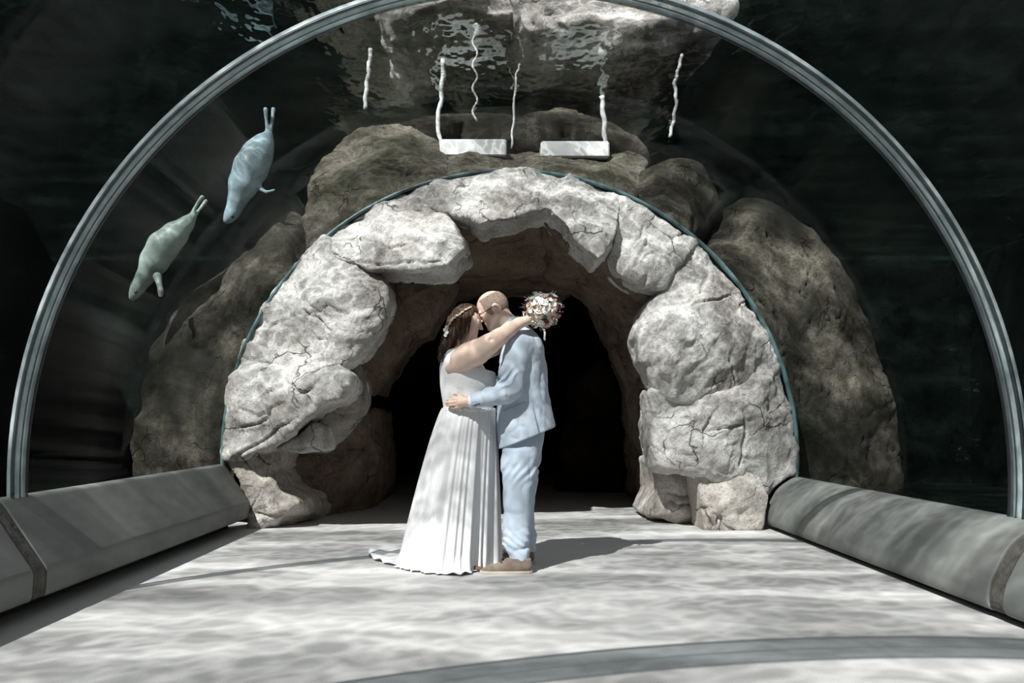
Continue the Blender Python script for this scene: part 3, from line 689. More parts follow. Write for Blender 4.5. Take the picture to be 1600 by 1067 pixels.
def C(u, v, Y, rpx):
    p = P(u, v, Y); return (p.x, p.y, p.z, rpx * Y / FOC)
def zof(v, Y=YC): return CAM_Z - (v - VPY) * Y / FOC
def xof(u, Y=YC): return (u - VPX) * Y / FOC
def head_frame(u, v, fu, fv):
    c = np.array(P(u, v, YC)); f = np.array([fu, 0, -fv]); f /= np.linalg.norm(f)
    up = np.array([-f[2], 0, f[0]]) if f[0] > 0 else np.array([f[2], 0, -f[0]])
    return c, np.stack([f, [0, 1, 0], up], 1)
def head_sdf(p, frame, sc=1.0, hair_grow=0.0):
    c, R = frame; q = (p - c) @ R / (SP * sc)
    d = s_ell(q, (0, 0, 3), (23, 17.5, 22))
    d = smin(d, s_ell(q, (9, 0, -11), (13, 13, 16)), 6)
    if hair_grow: return (d - hair_grow) * SP * sc, q
    for s in (-1, 1):
        d = smin(d, s_cone(q, (1, s * 11, -13), (16, s * 3, -23), 4.5, 5), 4)
        d = smax(d, -(np.linalg.norm(q - np.array([25.5, s * 7.0, -1.2]), axis=1) - 4.0), 2.5)
        d = smin(d, np.linalg.norm(q - np.array([19.3, s * 7.2, -1.5]), axis=1) - 3.7, .6)
        d = smin(d, s_cone(q, (20.5, s * 10, 3.2), (22.6, s * 3, 3.0), 1.8, 2.0), 2)
        d = smin(d, s_ell(q, (14, s * 8, -8), (6, 5, 5)), 3)
        e = s_ell(q, (-2.5, s * 17.6, -2.5), (4.2, 1.9, 6.6)); e = smax(e, -s_ell(q, (-1.5, s * 19.6, -2), (2.4, 1.6, 4)), .8)
        d = smin(d, e, .8)
    d = smin(d, s_cone(q, (22.5, 0, 1), (27, 0, -7.5), 1.7, 2.5), 2)
    for s in (-1, 1): d = smin(d, np.linalg.norm(q - np.array([24.6, s * 2.4, -8.2]), axis=1) - 1.7, 1)
    d = smin(d, s_cone(q, (21.0, -4, -14.6), (21.0, 4, -14.6), 1.5, 1.5), 1.2)
    d = smin(d, s_cone(q, (20.6, -3.4, -17.4), (20.6, 3.4, -17.4), 1.7, 1.7), 1.0)
    d = smin(d, np.linalg.norm(q - np.array([18.5, 0, -23]), axis=1) - 4.2, 3)
    return d * SP * sc, q
def fingers(p, rows, k=.004):
    d = None
    for r in rows:
        e = s_chain(p, [C(*x) for x in r], .004); d = e if d is None else np.minimum(d, e)
    return d

# ---------------------------------------------------------------- bride
BR = tag(empty('person', (xof(738), YC, 0)), 'bride with brown hair in a long white dress embracing the man in blue', 'person', 'couple embracing')
BF = head_frame(728.5, 501, .97, .20)
TORSO = [(546, 698, 732, .0, .12), (556, 691, 748, 0, .165), (575, 687, 760, 0, .195), (590, 687, 768, 0, .20), (605, 688, 771, 0, .20), (620, 690, 772, 0, .195), (635, 693, 772, 0, .185), (648, 690, 775, 0, .19), (690, 688, 776, 0, .21), (720, 695, 772, 0, .2)]
TK = pxkeys(TORSO, YC)
BARM = [C(719, 560, 5.64, 15.5), C(731, 556, 5.60, 18.5), (C(746, 550, 5.57, 18.5)), C(764, 538, 5.545, 15), C(780, 527, 5.545, 12.5), C(797, 514, 5.56, 10.2), C(811, 505, 5.58, 7.5), C(822, 501, 5.60, 7.2)]
def bride_body(p):
    d = s_loft(p, [(z, cx, a - .010, cy, b - .010) for z, cx, a, cy, b in TK if z > zof(656)])
    h, _ = head_sdf(p, BF, .98)
    d = smin(d, s_cone(p, P(724, 518, YC), P(716, 552, YC), .050, .062), .03)
    d = smin(d, h, .012)
    a = s_chain(p, BARM, .03)
    a = smin(a, s_cone(p, P(702, 576, 5.64), P(724, 568, 5.60), .026, .05), .03)      # soft flesh under the arm
    a = smax(a, -(np.linalg.norm(p - np.array(P(767, 530, 5.485)), axis=1) - .012), .012)
    d = smin(d, a, .02)
    a2 = s_chain(p, [C(716, 560, 5.97, 16), C(742, 556, 6.0, 15), C(772, 543, 6.02, 12), C(798, 520, 6.0, 9), C(812, 511, 5.93, 7)], .02)
    d = smin(d, a2, .02)
    hand = s_chain(p, [C(819, 502, 5.59, 7.0), C(829, 499, 5.64, 7.5), C(833, 499, 5.66, 6.5)], .01)
    f = fingers(p, [[(833, 494, 5.64, 2.3), (840, 493, 5.63, 2.1), (843, 498, 5.63, 1.9), (840, 502, 5.64, 1.8)],
                    [(834, 498, 5.63, 2.3), (841, 498, 5.62, 2.1), (844, 503, 5.62, 1.9), (841, 506, 5.63, 1.8)],
                    [(833, 502, 5.63, 2.2), (840, 503, 5.62, 2.0), (842, 508, 5.62, 1.8), (839, 510, 5.63, 1.7)],
                    [(831, 505, 5.63, 2.0), (837, 507, 5.62, 1.8), (838, 511, 5.62, 1.6), (835, 512, 5.63, 1.5)],
                    [(826, 495, 5.62, 2.6), (832, 489, 5.62, 2.2), (837, 488, 5.64, 2.0)]])
    hand = smin(hand, f, .005); d = smin(d, hand, .01)
    for s in (-1, 1):                                          # legs under the skirt
        d = smin(d, s_chain(p, [C(735, 670, YC + s * .07, 17), C(735, 705, YC + s * .09, 18), C(735, 785, YC + s * .08, 15), C(733, 868, YC + s * .07, 9), C(742, 882, YC - .02 + s * .07, 8)], .02), .03)
    return d
body = sdf_obj('body', bride_body, (-.50, 5.40, .0), (.30, 6.15, 1.80), .0046, M['skin_f'], BR)

def bodice_f(p):
    d = s_loft(p, TK)
    for s in (-1, 1): d = smin(d, s_ell(p, P(754, 592, YC + s * .085), (.088, .085, .095)), .03)
    d = smax(d, np.minimum(p[:, 2] - zof(573) + .25 * (p[:, 0] - xof(735)), p[:, 0] - xof(716)), .006)   # open at the front, strap over the back
    d = smax(d, -(s_cone(p, P(719, 566, 5.50), P(728, 556, 5.50), .056, .066)), .004)    # armhole
    d = smax(d, p[:, 2] - zof(547), .006); d = smax(d, zof(646) - p[:, 2], .004)
    w = p * np.array([30, 30, 14.])
    return d + .0016 * np.sin(w[:, 2] * 2 + 2 * np.sin(w[:, 0] * .5)) * sstep(zof(600), zof(640), p[:, 2])
bod = sdf_obj('bodice', bodice_f, (-.45, 5.52, .98), (.05, 6.06, 1.45), .0055, M['lace'], BR)
def belt(p):
    k = [(z, cx, a + .011, cy, b + .011) for z, cx, a, cy, b in TK]
    return smax(s_loft(p, k), np.abs(p[:, 2] - zof(641)) - .010, .004)
sdf_obj('waistband', belt, (-.45, 5.55, .97), (.05, 6.06, 1.06), .0055, M['satin'], BR)

def floor_pt(u, v):
    Y = FOC * (CAM_Z - .012) / (v - VPY); return ((u - VPX) * Y / FOC, Y)
HEM = [floor_pt(*q) for q in [(787, 880), (770, 884), (755, 887), (738, 893), (720, 898), (690, 896), (660, 893), (640, 889), (615, 882), (592, 876), (576, 866), (584, 858), (602, 854)]] + [(-.62, 6.42), (-.35, 6.3), (-.12, 6.2), (.02, 6.05)]
def skirt_geo():
    nA, nT = 420, 110
    wc = np.array([xof(733), YC]); wa, wb, wz = 41.9 * SP, .194, zof(641)
    bc = np.array([-.315, 5.83]); ba, bb = .345, .315
    ang = np.array([math.atan2(y - bc[1], x - bc[0]) for x, y in HEM]); rad = np.array([math.hypot(x - bc[0], y - bc[1]) for x, y in HEM])
    o = np.argsort(ang); ang, rad = ang[o], rad[o]
    ph = np.linspace(-math.pi, math.pi, nA, endpoint=False)
    rH = np.interp(ph, np.r_[ang[-1] - 2 * math.pi, ang, ang[0] + 2 * math.pi], np.r_[rad[-1], rad, rad[0]])
    rB = (1 - .20 * np.exp(-((ph + .75) / .5) ** 2)) / np.sqrt((np.cos(ph) / ba) ** 2 + (np.sin(ph) / bb) ** 2)
    rH = np.maximum(rH, rB * .97)
    fold = np.zeros(nA); r_ = np.random.default_rng(3)
    for n, a in ((9, .6), (14, .8), (21, .8), (33, .7), (52, .45)): fold += a * np.sin(n * ph + r_.uniform(0, 6) + .9 * np.sin(2 * ph + r_.uniform(0, 6)))
    fold = np.sign(fold) * np.abs(fold / 1.6) ** .8
    V = []
    for j in range(nT + 1):
        t = j / nT; g = t ** .82; tz = min(t / .94, 1)
        fl = max(0, (t - .84) / .16) ** 1.7
        W = np.stack([wc[0] + wa * np.cos(ph), wc[1] + wb * np.sin(ph)], 1)
        B = bc + np.stack([rB * np.cos(ph), rB * np.sin(ph)], 1)
        H = bc + np.stack([rH * np.cos(ph), rH * np.sin(ph)], 1)
        ext = sstep(.02, .12, rH - rB)
        q = W + (B - W) * g + (H - B) * fl
        nrm = np.stack([np.cos(ph), np.sin(ph)], 1)
        amp = .003 + .0125 * t ** .9
        q = q + nrm * (fold * amp * (1 - .8 * ext * fl))[:, None]
        z = wz * (1 - tz) ** 1.0 + .014 + ext * fl * .012 * (1 + np.sin(ph * 26 + t * 9)) + ext * max(0, t - .9) * .05 * (np.sin(ph * 17) + 1) * .5
        if j == nT: z = z - .004
        V += [(a, b, c) for (a, b), c in zip(q, z)]
    F = [(j * nA + i, j * nA + (i + 1) % nA, (j + 1) * nA + (i + 1) % nA, (j + 1) * nA + i) for j in range(nT) for i in range(nA)]
    return V, F
sk = geo_obj('skirt', skirt_geo(), M['chiffon'], BR, True)
md = sk.modifiers.new('thick', 'SOLIDIFY'); md.thickness = .003; md.offset = 1

def shoe_tip(p):
    d = s_chain(p, [C(722, 886, 5.66, 5), C(738, 888, 5.63, 5.2), C(752, 889, 5.61, 3.6)], .01)
    return smax(d, -p[:, 2] + .003, .003)
sdf_obj('shoe', shoe_tip, (-.30, 5.55, -.01), (-.06, 5.75, .08), .004, M['brown_leather'], BR)

def hair_f(p):
    d, q = head_sdf(p, BF, .98, 2.6)
    cut = np.minimum(q[:, 0] - 8.0 - .25 * (q[:, 2] - 5), 15.5 - q[:, 2])
    d = smax(d, cut * SP, .006)
    for s in (-1, 1):
        d = smin(d, s_chain(p, [C(716, 500, YC + s * .045, 13), C(706, 522, YC + s * .06, 10), C(697, 540, YC + s * .07, 7), C(689, 556, YC + s * .07, 3.5)], .02), .02)
    d = smin(d, s_chain(p, [C(712, 505, YC, 15), C(704, 530, YC, 12), C(695, 545, YC, 8), C(688, 560, YC, 4)], .02), .02)
    w = .5 * p[:, 2] * 60
    return d + .0022 * np.sin(p[:, 0] * 420 + 3 * np.sin(w)) + .0015 * np.sin(p[:, 1] * 500 + 2 * np.sin(w * 1.7))
hb = sdf_obj('hair_base', hair_f, (-.48, 5.60, 1.22), (-.08, 6.02, 1.76), .0045, M['hair'], BR)
rr = random.Random(5); strands = []
for i in range(190):
    s = rr.choice((-1, -1, 1)); a = rr.random() ** .8                # a: 0 by the face .. 1 at the back
    st = (735 - 19 * a + rr.uniform(-2, 2), 479.5 + 7 * a + rr.uniform(-1, 2))
    m1 = (737 - 35 * a + rr.uniform(-2, 2), 494 + 6 * a)
    m2 = (734 - 40 * a + rr.uniform(-3, 3), 514 + 10 * a)
    en = (731 - 44 * a + rr.uniform(-3, 4), 529 + 26 * a + rr.uniform(-10, 8))
    yl = (.015 + .03 * rr.random(), .074 + .01 * rr.random(), .080 - .02 * a, .070 - .015 * a)
    ctrl = [P(*st, YC + s * yl[0]), P(*m1, YC + s * yl[1]), P(*m2, YC + s * yl[2]), P(*en, YC + s * yl[3])]
    pts = []; ph0 = rr.uniform(0, 6); wv = .002 + .008 * a
    for k in range(22):
        t = k / 21 * 3; j = min(int(t), 2); f = t - j
        p0 = ctrl[max(j - 1, 0)]; p1 = ctrl[j]; p2 = ctrl[j + 1]; p3 = ctrl[min(j + 2, 3)]
        q = .5 * ((2 * p1) + (p2 - p0) * f + (2 * p0 - 5 * p1 + 4 * p2 - p3) * f * f + (3 * p1 - p0 - 3 * p2 + p3) * f ** 3)
        w = wv * max(0, k / 21 - .35) * 2
        pts.append(q + Vector((math.sin(k * .95 + ph0) * w, math.cos(k * .95 + ph0) * w, 0)))
    rad = rr.uniform(.0016, .0036)
    strands.append(tube_geo(pts, [rad * (1 - .75 * (k / 21) ** 2) for k in range(22)], 5))
for i in range(46):                                       # loose curls down her back
    s = rr.choice((-1, -1, 1)); a = rr.random(); ph0 = rr.uniform(0, 6); pts = []
    p0 = P(706 - 8 * a, 515 + 8 * a, YC + s * .07); p1 = P(687 + 9 * a, rr.uniform(556, 572), YC + s * (.05 + .04 * rr.random()) - .02)
    for k in range(24):
        t = k / 23; w = .003 + .010 * t
        pts.append(p0.lerp(p1, t) + Vector((-.012 * math.sin(math.pi * t) + math.sin(k * 1.25 + ph0) * w, math.cos(k * 1.25 + ph0) * w, 0)))
    rad = rr.uniform(.0016, .0034); strands.append(tube_geo(pts, [rad * (1 - .7 * (k / 23) ** 2) for k in range(24)], 5))
V, F = merge_geo(strands)
hs = link('hair_strands', mesh_from('hair_strands', V, F), M['hair'], hb)

def bvh_of(*objs):
    V, F = [], []
    for o in objs:
        o_ = len(V); V += [v.co.copy() for v in o.data.vertices]; F += [tuple(i + o_ for i in p.vertices) for p in o.data.polygons]
    return BVHTree.FromPolygons(V, F)
CAMP = Vector((0, 0, CAM_Z))
def hit(bvh, u, v):
    d = (P(u, v, 5.0) - CAMP).normalized(); loc, n, i, di = bvh.ray_cast(CAMP, d)
    return (loc, n) if loc else (P(u, v, YC), Vector((0, -1, 0)))
# lips and brows
def on_face(fr, sc_, pts, r, mat, name, par):
    c_, R_ = fr
    if name == 'lips': return geo_obj(name, tube_geo([Vector(c_ + R_ @ (np.array([a, b, z]) * SP * sc_)) for a, b, z in [(q[0], -q[1], q[2]) for q in pts[:0:-1]] + pts], list(r[:0:-1]) + list(r), 6), mat, par, True)
    for s in (-1, 1): geo_obj(name, tube_geo([Vector(c_ + R_ @ (np.array([a, s * b, z]) * SP * sc_)) for a, b, z in pts], r, 6), mat, par, True)
M['lips'] = simple('rosy_lips', (.45, .16, .14), .45, .4); M['lash'] = simple('dark_lash', (.02, .014, .012), .7)
on_face(BF, .98, [(22.6, 3, 4.2), (22.0, 7, 5.0), (19.6, 11.5, 4.4)], [.0014, .002, .001], M['lash'], 'eyebrow', BR)
on_face(BF, .98, [(22.2, 4.3, -2.6), (22.9, 7.2, -3.2), (20.6, 10.6, -2.4)], [.0008, .0014, .0008], M['lash'], 'eyelashes', BR)
on_face(BF, .98, [(22.6, 0, -15.6), (22.0, 2.5, -15.9), (20.2, 5.0, -16.0)], [.004, .0036, .0012], M['lips'], 'lips', BR)
# flower vine in her hair
bv = bvh_of(hb, hs)
vine_px = [(737, 480), (732, 481), (727, 484), (721, 488), (715, 493), (709, 498), (704, 504), (700, 511), (698, 518)]
vp = [hit(bv, *q)[0] + Vector((0, -.006, 0)) for q in vine_px]
M['vine_bead'] = simple('beige_blossom', (.62, .50, .38), .7, .2)
M['petal'] = simple('cream_petal', (.74, .68, .60), .7, .2, noise=(60, .1))
M['petal_white'] = simple('white_petal', (.80, .79, .75), .7, .2, noise=(60, .06))
M['twig'] = simple('vine_twig', (.36, .26, .17), .8)
vine = geo_obj('hair_vine', tube_geo(vp, .0028, 6), M['twig'], BR, True)
def blossom_geo(r, n=5, cup=.35):
    parts = []
    for k in range(n):
        a = 2 * math.pi * k / n; V = []; F = []
        for i in range(5):
            t = i / 4; w = math.sin(math.pi * min(.12 + t * .86, 1)) * .55
            for j in (-1, 0, 1):
                x, y = t * r, j * w * r; z = cup * r * t * t + .12 * r * abs(j) - .05 * r
                V.append((x * math.cos(a) - y * math.sin(a), x * math.sin(a) + y * math.cos(a), z))
        for i in range(4):
            for j in range(2): F.append((i * 3 + j, (i + 1) * 3 + j, (i + 1) * 3 + j + 1, i * 3 + j + 1))
        parts.append((V, F))
    sv = []; sf = []
    for i in range(4):
        for j in range(8):
            th = math.pi * .5 * i / 3; sv.append((.16 * r * math.cos(th) * math.cos(j * math.pi / 4), .16 * r * math.cos(th) * math.sin(j * math.pi / 4), .16 * r * math.sin(th)))
    for i in range(3):
        for j in range(8): sf.append((i * 8 + j, i * 8 + (j + 1) % 8, (i + 1) * 8 + (j + 1) % 8, (i + 1) * 8 + j))
    parts.append((sv, sf)); return merge_geo(parts)
def place(me_src, name, loc, nrm, parent, spin=0.0, sc=1.0):
    o = bpy.data.objects.new(name, me_src); COL.objects.link(o); o.parent = parent
    o.matrix_parent_inverse = Matrix.Translation(-Vector(parent.location))
    q = Vector(nrm).to_track_quat('Z', 'Y') @ Quaternion((0, 0, 1), spin)
    o.rotation_mode = 'QUATERNION'; o.rotation_quaternion = q; o.location = loc; o.scale = (sc,) * 3; return o
V, F = blossom_geo(.0075); bl_me = mesh_from('blossom', V, F); bl_me.materials.append(M['vine_bead'])
V, F = blossom_geo(.014, 6, .6); bl_me2 = mesh_from('blossom', V, F); bl_me2.materials.append(M['petal_white'])
for i in range(20):
    t = i / 19 * (len(vp) - 1); j = min(int(t), len(vp) - 2); p = vp[j].lerp(vp[j + 1], t - j)
    place(bl_me, 'blossom', p + Vector((rr.uniform(-.004, .004), -.006, rr.uniform(-.005, .005))), (rr.uniform(-.6, .3), -1, rr.uniform(-.3, .8)), vine, rr.uniform(0, 6), rr.uniform(.7, 1.1))
for (u, v) in ((699, 512), (696, 516), (699, 520), (697, 524)):
    place(bl_me2, 'blossom', hit(bv, u, v)[0] + Vector((0, -.012, 0)), (-.4, -1, .2), vine, rr.uniform(0, 6))

# ---------------------------------------------------------------- groom
GR = tag(empty('person', (xof(812), YC, 0)), 'balding man in pale blue suit and glasses, bowing his head to the bride', 'person', 'couple embracing')
GF = head_frame(771, 481.5, -.85, .50)
JT = pxkeys([(506, 800, 824, .0, .085), (514, 797, 832, 0, .12), (522, 793, 838, 0, .17), (532, 789, 846, 0, .205), (545, 785, 851, 0, .22), (570, 780, 855, 0, .215), (600, 777, 857, 0, .21), (630, 775, 861, 0, .205), (660, 775, 867, 0, .225), (680, 776, 870, 0, .235), (712, 779, 875, 0, .245), (740, 780, 880, 0, .245)], YC)
SLEEVE = [C(811, 541, 5.63, 17.5), C(807, 560, 5.615, 20), C(801, 585, 5.595, 20.5), C(798, 606, 5.565, 18.5), C(789, 614, 5.55, 16.5), C(766, 620, 5.53, 13.5), C(737, 627, 5.535, 11)]
FSLEEVE = [C(809, 541, 5.97, 16), C(800, 570, 6.03, 17), C(792, 600, 6.05, 15), C(765, 605, 6.0, 12), C(748, 606, 5.97, 10)]
def groom_body(p):
    h, q = head_sdf(p, GF, 1.08)
    d = smin(h, s_cone(p, P(784, 493, YC), P(806, 522, YC), .058, .066), .02)
    d = smin(d, s_loft(p, [(z, cx, a * .82, cy, b * .82) for z, cx, a, cy, b in JT if z > zof(665)]), .02)
    d = smin(d, s_chain(p, [(x, y, z, r * .72) for x, y, z, r in SLEEVE[:-1]] + [C(737, 627, 5.54, 6.8)], .01), .01)
    d = smin(d, s_chain(p, [(x, y, z, r * .72) for x, y, z, r in FSLEEVE], .01), .01)
    palm = s_chain(p, [C(735, 627.5, 5.54, 6.6), C(728, 627, 5.545, 7.2), C(720, 628, 5.56, 7.4)], .01)
    palm = smin(palm, s_cone(p, P(717, 623, 5.565), P(717, 635, 5.57), .019, .017), .012)
    f = fingers(p, [[(718, 622, 5.562, 2.6), (709, 623.4, 5.565, 2.3), (703, 624.6, 5.588, 2.15), (698.5, 625.6, 5.625, 1.9)],
                    [(718, 627, 5.560, 2.6), (708, 627.9, 5.562, 2.35), (701.5, 628.8, 5.588, 2.2), (697, 629.4, 5.63, 1.95)],
                    [(718, 631.4, 5.562, 2.5), (708.5, 632.2, 5.566, 2.25), (702.5, 632.8, 5.59, 2.1), (698, 633.2, 5.63, 1.9)],
                    [(720, 635.6, 5.568, 2.3), (712, 636.4, 5.572, 2.05), (707, 636.8, 5.588, 1.9), (703, 637, 5.615, 1.7)],
                    [(727, 622, 5.555, 3.0), (719, 617.6, 5.565, 2.6), (713, 616.2, 5.575, 2.2), (709.5, 616, 5.585, 1.9)]])
    palm = smin(palm, f, .004)
    d = smin(d, palm, .012)
    for s in (-1, 1): d = smin(d, s_chain(p, [C(818, 700, YC + s * .1, 20), C(810, 770, YC + s * .11, 15), C(812, 868, YC + s * .13, 9)], .02), .03)
    return d
gb = sdf_obj('body', groom_body, (-.36, 5.42, .02), (.36, 6.15, 1.82), .0046, M['skin_m'], GR)
def stubble(p):
    d, q = head_sdf(p, GF, 1.08, 0.85)
    w = .7 * vnoise(q * .35, 3)
    keep = np.maximum.reduce([q[:, 0] - 13 - w + .45 * np.maximum(0, -q[:, 2] - 0), q[:, 2] - 18.5 + w, -9 - q[:, 2] - w * .5 - .35 * np.maximum(0, -q[:, 0])])
    keep = np.maximum(keep, 7.2 - np.sqrt((q[:, 0] + 2.5) ** 2 * 1.3 + (q[:, 2] + 4) ** 2 * .8))   # clear of the ear
    return smax(d, keep * SP, .002)
st = sdf_obj('cropped_hair', stubble, (-.2, 5.66, 1.5), (.14, 5.94, 1.82), .0035, M['stubble'], GR)

def fold(p, f, seed):
    w = p * f; w = w + .5 * np.stack([vnoise(w * .7, seed), vnoise(w * .7, seed + 1), vnoise(w * .7, seed + 2)], 1)
    return 1 - 2 * np.abs(vnoise(w, seed + 3))
pl = (P(783, 700, YC), P(871, 665, YC))
pn = np.array([-(pl[1].z - pl[0].z), 0, pl[1].x - pl[0].x]); pn /= np.linalg.norm(pn)
def jacket_f(p):
    t = s_loft(p, JT, 2.3)
    t = smin(t, s_cone(p, P(808, 533, 5.62), P(812, 532, 5.94), .058, .055), .04)
    s = s_chain(p, SLEEVE, .03); s2 = s_chain(p, FSLEEVE, .03)
    z = p[:, 2]; x = p[:, 0]
    # bunched folds at the elbow and pull lines below the shoulder
    el = np.exp(-((x - xof(792)) ** 2 + (z - zof(597)) ** 2) / .07 ** 2)
    s = s + el * .024 * (np.abs(np.sin((z * .85 - x * .6) * 62 + 2.2 * vnoise(p * 8, 4))) - .6) + .003 * np.sin((x * .9 + z * .35) * 95 + 4 * vnoise(p * 7, 8)) * (x < xof(790))
    t = t + .006 * fold(p, np.array([13, 9, 5.]), 40) * sstep(zof(690), zof(600), z) + .003 * fold(p, np.array([20, 12, 14.]), 60)
    k = .010 + .035 * sstep(zof(575), zof(540), z)
    d = -smin(-smin(t, s, .012), -smin(t, s, .03), .01) if False else smin(t, s, .010 + .025 * sstep(zof(575), zof(545), z))
    d = smin(d, s2, .02)
    d = smax(d, -((p - np.array(P(783, 700, YC))) @ pn), .006)
    d = smax(d, x * 0 - (x - xof(775, 5.8)) - .03, .004) if False else d
    # back vent and centre seam
    g = s_cone(p, P(834, 634, 5.600), P(850, 690, 5.592), .006, .020); d = smax(d, -g, .004)
    g2 = s_cone(p, P(829, 556, 5.600), P(834, 634, 5.600), .004, .005); d = smax(d, -g2, .004)
    # neck hole, cuff opening
    d = smax(d, -s_cone(p, P(790, 498, YC), P(807, 516, YC), .062, .058), .006)
    c0 = np.array(P(737, 627, 5.535)); d = smax(d, -s_cone(p, c0 - np.array([.04, 0, 0]), c0 + np.array([.006, 0, -.001]), .036, .036), .003)
    d = smax(d, c0[0] - .012 - x, .004) if True else d
    return d + .0006 * fold(p, np.array([34, 30, 26.]), 80)
jk = sdf_obj('jacket', jacket_f, (-.22, 5.38, .72), (.42, 6.2, 1.62), .0052, M['suit'], GR)
def collar(p):
    d = np.abs(s_cone(p, P(789, 502, YC), P(806, 514, YC), .066, .074)) - .006
    a = np.array(P(796, 507, YC)); n = np.array(P(806, 517, YC)) - np.array(P(794, 503, YC)); n /= np.linalg.norm(n)
    return smax(d, np.abs((p - a) @ n - .014) - .022, .004)
sdf_obj('jacket_collar', collar, (-.02, 5.66, 1.46), (.24, 5.94, 1.64), .0045, M['suit'], jk)
def shirt_c(p):
    d = np.abs(s_cone(p, P(787, 498, YC), P(803, 515, YC), .058, .064)) - .003
    a = np.array(P(793, 503, YC)); n = np.array(P(803, 515, YC)) - np.array(P(790, 500, YC)); n /= np.linalg.norm(n)
    return smax(d, np.abs((p - a) @ n - .008) - .014, .003)
sdf_obj('shirt_collar', shirt_c, (-.04, 5.68, 1.46), (.22, 5.92, 1.66), .0045, M['shirt'], GR)
def cuff(p):
    return smax(s_cone(p, P(734.5, 627.2, 5.537), P(742, 626.5, 5.535), .037, .039), -s_cone(p, P(730, 627.2, 5.537), P(745, 626.5, 5.535), .032, .033), .002)
sdf_obj('shirt_cuff', cuff, (-.26, 5.46, 1.0), (-.1, 5.62, 1.14), .0035, M['shirt'], GR)
jb = bvh_of(jk)
def strip(px, w, off, mat, name, parent, seg=8):
    """a raised strip of cloth following the jacket along pixels px"""
    pts = []
    for a, b in zip(px[:-1], px[1:]):
        for k in range(seg): pts.append((a[0] + (b[0] - a[0]) * k / seg, a[1] + (b[1] - a[1]) * k / seg))
    pts.append(px[-1]); V = []; F = []
    for (u, v) in pts:
        for dv in (-w / 2, w / 2):
            l, n = hit(jb, u, v + dv); V.append(l + n * off); V.append(l - n * .006)
    for i in range(len(pts) - 1):
        a = i * 4; b = a + 4
        F += [(a, b, b + 2, a + 2), (a, a + 1, b + 1, b), (a + 2, b + 2, b + 3, a + 3)]
    F += [(0, 2, 3, 1), ((len(pts) - 1) * 4, (len(pts) - 1) * 4 + 1, (len(pts) - 1) * 4 + 3, (len(pts) - 1) * 4 + 2)]
    return geo_obj(name, (V, F), mat, parent)
strip([(785, 645.5), (796, 642), (808, 636.5), (821, 631.5)], 5.5, .007, M['suit'], 'pocket_flap', jk)
V, F = tube_geo([Vector((0, 0, -.002)), Vector((0, 0, .0015)), Vector((0, 0, .003))], [.0065, .0065, .004], 12)
bt = mesh_from('cuff_button', V, F); bt.materials.append(M['button'])
for (u, v) in ((742, 633.5), (745.5, 632.3), (749, 631.2)):
    l, n = hit(jb, u, v); place(bt, 'cuff_button', l, n, jk)

YN, YF = 5.68, 5.96
NLEG = pxkeys([(660, 786, 850, .09, .12), (690, 785, 850, .05, .12), (704, 784, 846, .03, .118), (722, 783, 841, .015, .110), (745, 784, 836, .0, .10), (765, 785, 832, -.01, .095), (800, 787, 830, -.03, .088), (830, 785.5, 829.5, -.05, .083), (848, 785, 828, -.06, .082), (858, 789, 827, -.065, .078), (866, 795, 826, -.07, .073), (874, 797, 825.5, -.075, .070)], YN)
FLEG = pxkeys([(660, 786, 852, -.02, .12), (690, 788, 850, 0, .12), (720, 792, 844, 0, .11), (765, 797, 838, 0, .095), (800, 800, 834.5, 0, .088), (840, 803, 837, 0, .083), (852, 804, 838.5, 0, .08), (862, 808, 838, 0, .07)], YF)
def trouser_f(p):
    z = p[:, 2]; x = p[:, 0]
    m = .55 + .9 * np.exp(-((z - zof(735)) / .09) ** 2) + 1.1 * np.exp(-((z - zof(848)) / .07) ** 2)
    w = .0065 * fold(p, np.array([11, 9, 10.]), 11) * m
    w = w + .004 * np.sin((z * 1.0 + x * .9) * 120 + 4 * vnoise(p * 8, 21)) * np.exp(-((z - zof(838)) / .07) ** 2)
    w = w + .004 * np.sin((z * .8 - x * 1.2) * 95 + 4 * vnoise(p * 6, 22)) * np.exp(-((z - zof(735)) / .07) ** 2)
    a = s_loft(p, NLEG, 2.2); b = s_loft(p, FLEG, 2.2)
    return np.where(z > zof(712), smin(a, b, .05), smin(a, b, .008)) + w
sdf_obj('trousers', trouser_f, (-.03, 5.5, .04), (.36, 6.14, .96), .0052, M['trouser'], GR)

